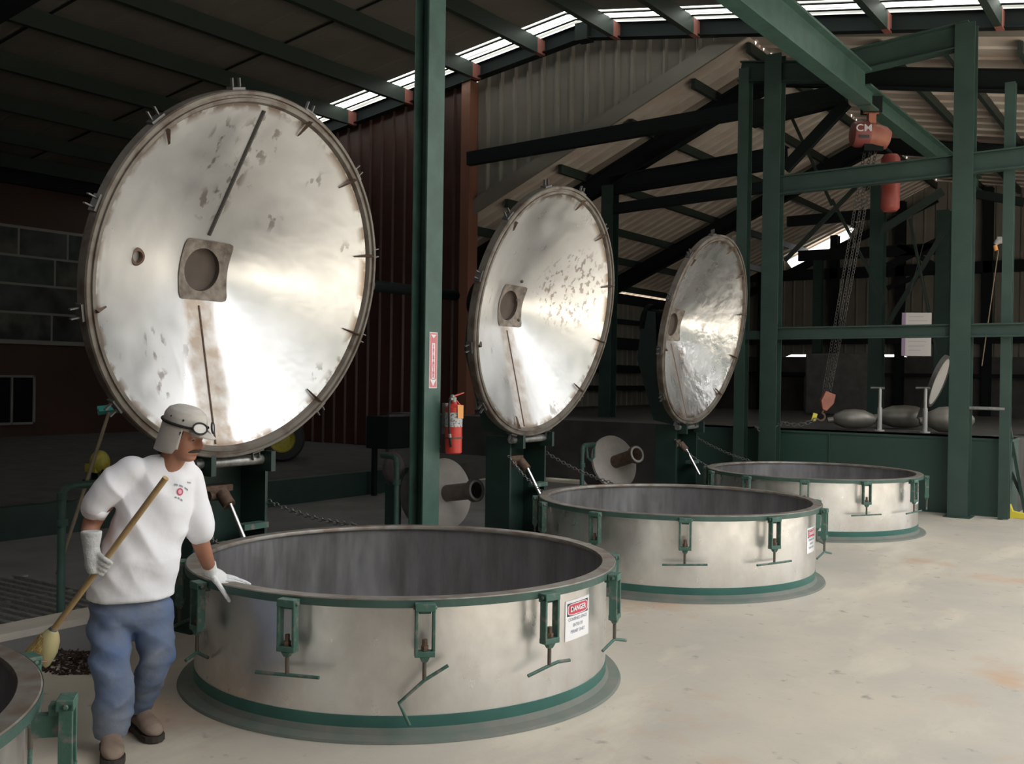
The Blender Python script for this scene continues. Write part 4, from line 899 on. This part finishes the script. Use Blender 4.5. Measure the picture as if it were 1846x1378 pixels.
gg = MB(); gg.tube([hp(-.006+.110*math.cos(a), .094*math.sin(a), .052+.0*a) for a in [R(38)+i*R(284)/30 for i in range(31)]], .0065, 8, True)
go = fine(gg, 'goggle_strap', BLACK, co_); go['label'] = 'black strap of the goggles worn on the cap'
for s in (-1, 1):
    c = hp(.100, s*.045, .058); F = (HM.to_3x3() @ Vector((math.cos(R(s*27)), math.sin(R(s*27)), .35))).normalized(); U_ = HZ; S_ = F.cross(U_).normalized(); U_ = S_.cross(F)
    ring = [c+F*.012+S_*(.036*math.cos(t))+U_*(.025*math.sin(t)) for t in [2*PI*k/20 for k in range(20)]]
    b = MB(); b.tube(ring+[ring[0]], .0045, 8, False); fr_ = fine(b, 'goggle_frame', BLACK, co_)
    b = MB(); b.add([c+F*.014]+ring, [(0, k+1, (k+1) % 20+1) for k in range(20)]); fine(b, 'goggle_lens', mat('goggle_lens', (.72, .70, .68), .15, spec=.8), fr_)
for q in ((-.03, -.083, .082), (.035, -.080, .080), (-.095, -.04, .070)):
    b = MB(); b.ball(hp(*q), .005, nu=8, nv=6); fine(b, 'snap', BLACK, co_)
# ---- T-shirt
sh = MB()
sh.loft([ell(A(x, y, d)+NV*f_, SV, NV, a, b_, 32, .9) for x, y, d, a, b_, f_ in (
    (304, 822, 0, .082, .070, .0), (297, 833, 0, .125, .082, 0), (289, 850, 0, .160, .098, 0), (283, 880, 0, .172, .114, .005), (275, 920, 0, .172, .124, .01), (264, 960, 0, .172, .130, .015), (252, 1000, 0, .176, .134, .018), (242, 1035, 0, .182, .140, .018), (236, 1062, 0, .190, .144, .015), (235, 1076, 0, .195, .146, .015))])
limb(sh, [A(236, 852, -.09), A(200, 878, -.135), A(172, 914, -.14)], [.078, .068, .060]); limb(sh, [A(335, 864, .08), A(352, 905, .10), A(358, 957, .10)], [.076, .063, .056])
def cutter_clip(o, planes):                # trim a solid with planes (point, normal): keeps the side the normal points away from
    bm = bmesh.new(); bm.from_mesh(o.data)
    for c, nn in planes:
        bmesh.ops.bisect_plane(bm, geom=bm.verts[:]+bm.edges[:]+bm.faces[:], plane_co=c, plane_no=nn, clear_outer=True)
    bm.to_mesh(o.data); bm.free()
so = solid(sh, 't_shirt', SHIRT, pers, .009, 5, .5, [((HR*.75+HU*.5).normalized(), (HR*-.5+HU*.75).normalized(), 8, 2.2, .013, .62, 1.35), ((HR*.7-HU*.7).normalized(), (HR*.7+HU*.7).normalized(), 10, 2.5, .009, .62, 1.1), (HU, HR, 9, 3, .005, .6, .85)])
# sleeve ends and hem: fold creases as small ridges
def crease(pts, r, m, par, name): b = MB(); b.tube([Vector(p) for p in pts], r, 8, True); return fine(b, name, m, par)
n1 = [A(304, 832, 0)+SV*(.066*math.cos(t))+NV*(.064*math.sin(t)+.006)-HU*(.016*max(0, math.sin(t))) for t in [2*PI*k/28 for k in range(29)]]
crease(n1, .0065, SHIRT, so, 'collar')
for nm, (ex, ey, ed), rr, dr in (('sleeve_hem', (170, 921, -.14), .0585, (A(171, 914, -.14)-A(205, 866, -.14)).normalized()), ('sleeve_hem', (358, 963, .10), .0545, (A(358, 957, .1)-A(352, 905, .1)).normalized())):
    c = A(ex, ey, ed); a1 = dr.orthogonal().normalized(); a2 = dr.cross(a1)
    b = MB(); b.loft([[c-dr*.03+(a1*math.cos(t)+a2*math.sin(t))*rr*1.0 for t in [2*PI*k/24 for k in range(24)]], [c+dr*.012+(a1*math.cos(t)+a2*math.sin(t))*rr*1.03 for t in [2*PI*k/24 for k in range(24)]]], False)
    o = fine(b, nm, SHIRT, so); md = o.modifiers.new('s', 'SOLIDIFY'); md.thickness = .004
# chest print: arched line of lettering over a small round red badge
pc = None
from mathutils.bvhtree import BVHTree
bv = BVHTree.FromObject(so, bpy.context.evaluated_depsgraph_get())
def onshirt(px, py, lift=.002):
    o_ = CAM-PM; d_ = ray(px, py).normalized(); h_, nn, i_, ds = bv.ray_cast(o_, d_)
    return (h_ - d_*lift) if h_ else None
def print_text(body_, cx_, cy_, size_px, m_, arch=0.0, slope_=0.0):
    o = text_mesh(body_, size_px, m_, 'chest_lettering', None, None, .25)
    ok = True
    for v in o.data.vertices:
        x, y = v.co.x, v.co.y; yy = cy_ - y + arch*x*x + slope_*x; h_ = onshirt(cx_+x, yy, .003)
        v.co = h_ if h_ else Vector((0, 0, 1))
    o.parent = so; return o
def print_bar(x0, x1, y0, y1, h_, nm='printed_line'):
    pts_ = []
    for k_ in range(9):
        t_ = k_/8; pts_.append((x0+(x1-x0)*t_, y0+(y1-y0)*t_*t_))
    vs_ = [onshirt(x_, y_+dy_, .003) for x_, y_ in pts_ for dy_ in (-h_/2, h_/2)]
    if all(v_ is not None for v_ in vs_):
        b_ = MB(); b_.add(vs_, [(2*i_, 2*i_+2, 2*i_+3, 2*i_+1) for i_ in range(8) if i_ % 3 != 2]); o_ = b_.build(nm, GREYINK, None); o_.parent = so
print_bar(314, 339, 874, 884, 3.2); print_bar(315, 329, 897, 903, 3.0); print_bar(338, 344, 870, 871, 2.6)
for rad, m_, lf in ((6.8, SIGNRED, .003), (4.2, mat('badge_pink', (.75, .45, .58), .6), .0042)):
    vs = [onshirt(324.5, 887, lf)] + [onshirt(324.5+rad*.85*math.cos(t), 887+rad*math.sin(t), lf) for t in [2*PI*k/20 for k in range(20)]]
    if all(v is not None for v in vs):
        b = MB(); b.add(vs, [(0, k+1, (k+1) % 20+1) for k in range(20)]); o = b.build('chest_badge', m_, None); o.parent = so
# ---- jeans
je = MB()
je.loft([ell(A(x, y, d), SV, NV, a, b_, 32, .85) for x, y, d, a, b_ in ((234, 1058, 0, .165, .122), (234, 1085, 0, .172, .128), (236, 1112, 0, .176, .128), (238, 1130, 0, .15, .11))])
def leg(mb, secs):
    mb.loft([ell(A(x, y, d), HR, HA, a, b_, 24) for x, y, d, a, b_ in secs])
leg(je, [(203, 1085, -.03, .095, .105), (201, 1130, -.08, .093, .105), (201, 1180, -.15, .081, .092), (202, 1215, -.19, .078, .086), (205, 1250, -.20, .080, .084), (203, 1290, -.20, .083, .086), (200, 1328, -.20, .068, .078)])
leg(je, [(268, 1085, .04, .095, .105), (272, 1120, .03, .094, .105), (277, 1160, .00, .082, .095), (281, 1192, -.03, .070, .085), (274, 1215, -.02, .064, .075), (262, 1245, .02, .060, .072), (249, 1283, .06, .055, .066)])
jo = solid(je, 'jeans', JEANS, pers, .009, 5, .5, [((HR*.5+HU*.85).normalized(), (HR*.85-HU*.5).normalized(), 9, 2.5, .012, .25, .75), ((HR*.25+HU).normalized(), (HR-HU*.25).normalized(), 17, 7, .005, .0, .36), ((HR*.6-HU*.8).normalized(), (HR*.8+HU*.6).normalized(), 11, 3, .011, .08, .7)])
# ---- boots
def boot(ank, toe_dir, name_i, pitch=0.0, floor_z=0.0):
    f_ = Vector((toe_dir.x, toe_dir.y, 0)).normalized(); l_ = HU.cross(f_); c = Vector((ank.x, ank.y, floor_z))
    Mb = Matrix((f_, l_, HU)).transposed().to_4x4(); Mb.translation = c; Mb = Mb @ Matrix.Rotation(pitch, 4, 'Y')
    b = MB(); rings = []
    for x, w_, h_, z0_ in ((-.085, .025, .05, .03), (-.075, .038, .085, .02), (-.03, .042, .11, .02), (.03, .043, .105, .02), (.09, .047, .080, .02), (.14, .050, .065, .02), (.18, .046, .055, .02), (.205, .030, .035, .025), (.215, .01, .01, .03)):
        rings.append([Mb @ Vector((x, w_*math.cos(t), z0_+h_/2+h_/2*math.sin(t))) for t in [2*PI*k/20 for k in range(20)]])
    b.loft(rings); b.tube([Mb @ Vector((-.03, 0, .06)), Mb @ Vector((-.035, 0, .17))], [.045, .044], 16)
    o = solid(b, 'boot', BOOT, pers, .006, 4)
    b = MB(); out = [(-.09, .0), (-.08, .03), (-.03, .042), (.03, .040), (.10, .047), (.15, .051), (.19, .044), (.215, .022), (.222, 0)]; out = out+[(x, -y) for x, y in out[-2:0:-1]]; nn = len(out)
    b.add([Mb @ Vector((x*1.0, y*1.04, z)) for z in (.0, .028) for x, y in out], [tuple(range(nn-1, -1, -1)), tuple(range(nn, 2*nn))]+[(k, (k+1) % nn, (k+1) % nn+nn, k+nn) for k in range(nn)]); fine(b, 'sole', SOLE, o)
boot(anR, (HR*.42-HA*.9), 0); boot(anL+HR*.01, (HR*.65-HA*.76), 1, R(0), .005)
# ---- gloves
def hand(name, wrist, dirp, palm_n, thumb_side, fingers, thumb, m_, cuff_r=.040, cuff_len=.06, fore=None):
    """dirp: wrist to knuckles; palm_n: out of the palm; fingers: list of chains of points (absolute)"""
    b = MB(); d_ = dirp.normalized(); s_ = thumb_side.normalized(); p_ = palm_n.normalized()
    b.loft([ell(wrist+d_*t, s_, p_, a, h_, 20) for t, a, h_ in ((-.010, .030, .024), (.02, .034, .022), (.05, .042, .021), (.078, .044, .019), (.09, .040, .015))])
    for ch, r_ in fingers: limb(b, ch, [r_*1.05]+[r_]*(len(ch)-2)+[r_*.85], 12)
    limb(b, thumb, [.014, .012, .0105][:len(thumb)], 12)
    if fore is not None:
        f2 = (fore-wrist).normalized(); u_ = f2.orthogonal().normalized(); v_ = f2.cross(u_); b.loft([ell(wrist-f2*.01, u_, v_, .032, .032), ell(wrist+f2*cuff_len*.4, u_, v_, cuff_r*.92, cuff_r*.92), ell(wrist+f2*cuff_len, u_, v_, cuff_r, cuff_r)])
    return solid(b, name, m_, pers, .0045, 3, .4)
# left hand: flat on the vat rim, thumb draped over the near side
wL = wrL; kL = A(401, 1047, .30)
d_ = (kL-wL).normalized(); thS = (-HA*.55-HU*.8).normalized(); thS = (thS-d_*thS.dot(d_)).normalized(); pn = d_.cross(thS)
def chain(p0, p1, bend, n_=3):
    p0, p1 = Vector(p0), Vector(p1); return [p0, p0.lerp(p1, .4)+bend, p0.lerp(p1, .75)+bend*.8, p1]
fing = [(chain(A(402, 1052, .28), A(434, 1066, .30), HU*.006), .0105), (chain(A(403, 1047, .31), A(447, 1059, .34), HU*.008), .0108), (chain(A(402, 1042, .34), A(450, 1054, .40), HU*.008), .0105), (chain(A(398, 1038, .37), A(432, 1046, .43), HU*.006), .0095)]
hand('left_glove', wL, kL-wL, pn, thS, fing, [A(388, 1046, .24), A(402, 1066, .23), A(413, 1083, .24)], GLOVE, .036, .05, elL)
# broom handle runs through the right fist
bT, bB = A(299, 862, -.42), A(96, 1136, -.20)
ax_ = (bB-bT).normalized(); tpar = .585; G = bT.lerp(bB, .555)
gp = A(186, 1022, 0); # closest point of the handle to the fist in view
best = min((((bT.lerp(bB, t_/200)-CAM).normalized()-(gp-CAM).normalized()).length, t_/200) for t_ in range(200))[1]; G = bT.lerp(bB, best)
kd = (HU*-.75-HR*-.25).normalized(); vw = (CAM-G).normalized()
side = ax_.cross(vw).normalized()
if side.dot(-HR) < 0: side = -side                       # points to image left: back of the hand
wR = G + side*.055 + HU*.035 + HA*.01
fing = []
for j, off in enumerate((-.036, -.012, .012, .035)):
    c = G - ax_*(-off); r_ = .027
    u0 = side; v0 = vw
    pts = [c + side*.05 + v0*.004] + [c + (u0*math.cos(t)+v0*math.sin(t))*r_ for t in (R(35), R(80), R(130), R(185), R(235))]
    fing.append((pts, (.0115, .012, .0115, .0105)[j]))
b = MB()
for ch, r_ in fing: limb(b, ch, [r_*1.1]+[r_]*(len(ch)-2)+[r_*.85], 12)
b.loft([ell(q, u_, v_, a, h_, 20) for q, u_, v_, a, h_ in ((wR+HU*.045, HR, HA, .030, .030), (wR+HU*.015+side*.0, HR, HA, .036, .034), (G+side*.040+HU*.015, HR, HA, .034, .044), (G+side*.038-HU*.025, HR, HA, .032, .044), (G+side*.036-HU*.052, HR, HA, .022, .034))])
limb(b, [G+side*.03+HU*.035+vw*.01, G+HU*.040+vw*.028, G-side*.024+HU*.022+vw*.022], [.015, .013, .011], 12)
f2 = HU; b.loft([ell(wR+HU*t, HR, HA, a, a) for t, a in ((.02, .036), (.06, .043), (.085, .046))])
solid(b, 'right_glove', GLOVED, pers, .0045, 3, .4)
# ================================================================= broom
bm_ = empty('straw_broom', bB); tag(bm_, 'straw broom with a long wooden handle held slanting in his right glove', 'broom')
def bf(mb, name, m_, par=bm_, stuff=False):
    mb.v = [v-bB for v in mb.v]; o = mb.build(name, m_, None); o.parent = par
    if stuff: o['kind'] = 'stuff'
    return o
b = MB(); b.tube([bT, bT.lerp(bB, .5), bB+ax_*.03], [.0135, .0135, .0135], 16); bf(b, 'handle', WOOD)
b = MB(); b.tube([bB-ax_*.012, bB+ax_*.02], [.017, .024], 16); bf(b, 'wire_collar', GALV)
d2 = (A(68, 1205, -.16)-bB).normalized(); sd_ = d2.cross(vw).normalized(); up_ = sd_.cross(d2)
SG = -1 if sd_.dot(HR) > 0 else 1
b = MB(); b.loft([ell(bB+d2*t-sd_*SG*o_, sd_, up_, a, h_, 28) for t, a, h_, o_ in ((.0, .020, .020, 0), (.02, .034, .028, 0), (.05, .042, .034, .004), (.10, .040, .036, .014), (.14, .030, .030, .020), (.175, .018, .018, .026), (.19, .006, .006, .028))]); bf(b, 'cloth_cap', STRAWL)
b = MB()
for i_ in range(420):
    u_, v_ = random.uniform(-1, 1), random.uniform(-1, 1)
    if u_*u_+v_*v_ > 1: continue
    p0 = bB+d2*.04+sd_*(u_*.026+.016*SG)+up_*v_*.026; p1 = bB+d2*(.195+random.uniform(-.015, .015))+sd_*(u_*.040+.045*SG)+up_*v_*.034; b.tube([p0, p0.lerp(p1, .6)+sd_*u_*.006, p1], .0035, 4)
bf(b, 'straw_bristles', STRAW, stuff=True)
b = MB(); b.tube([bB+d2*.145+sd_*(.060*math.cos(t)+.014*SG)+up_*(.038*math.sin(t)) for t in [2*PI*k/20 for k in range(21)]], .0025, 6); bf(b, 'stitching', SIGNPINK)
# ================================================================= daylight: overcast sky, brighter towards the open yard on the right
w = bpy.data.worlds.new('overcast_sky'); S.world = w; w.use_nodes = True; nt = w.node_tree; bg = nt.nodes['Background']
tc = nt.nodes.new('ShaderNodeTexCoord'); sp = nt.nodes.new('ShaderNodeSeparateXYZ'); nt.links.new(tc.outputs['Generated'], sp.inputs[0])
mr = nt.nodes.new('ShaderNodeMapRange'); mr.inputs[1].default_value = -1; mr.inputs[2].default_value = 1; mr.inputs[3].default_value = .7; mr.inputs[4].default_value = 1.8
nt.links.new(sp.outputs[0], mr.inputs[0]); nt.links.new(mr.outputs[0], bg.inputs[1]); bg.inputs[0].default_value = (1, 1, 1, 1)
sd = bpy.data.lights.new('sun', 'SUN'); sd.energy = 9; sd.angle = R(3); sd.color = (1, .985, .965); so_ = bpy.data.objects.new('sun', sd); COL.objects.link(so_)
so_.rotation_euler = Vector((math.cos(R(72)), -.12, -math.sin(R(72)))).to_track_quat('-Z', 'Y').to_euler()
vs = S.view_settings; vs.view_transform = 'Standard'; vs.look = 'None'; vs.exposure = 1.08; vs.gamma = 1; vs.use_curve_mapping = False
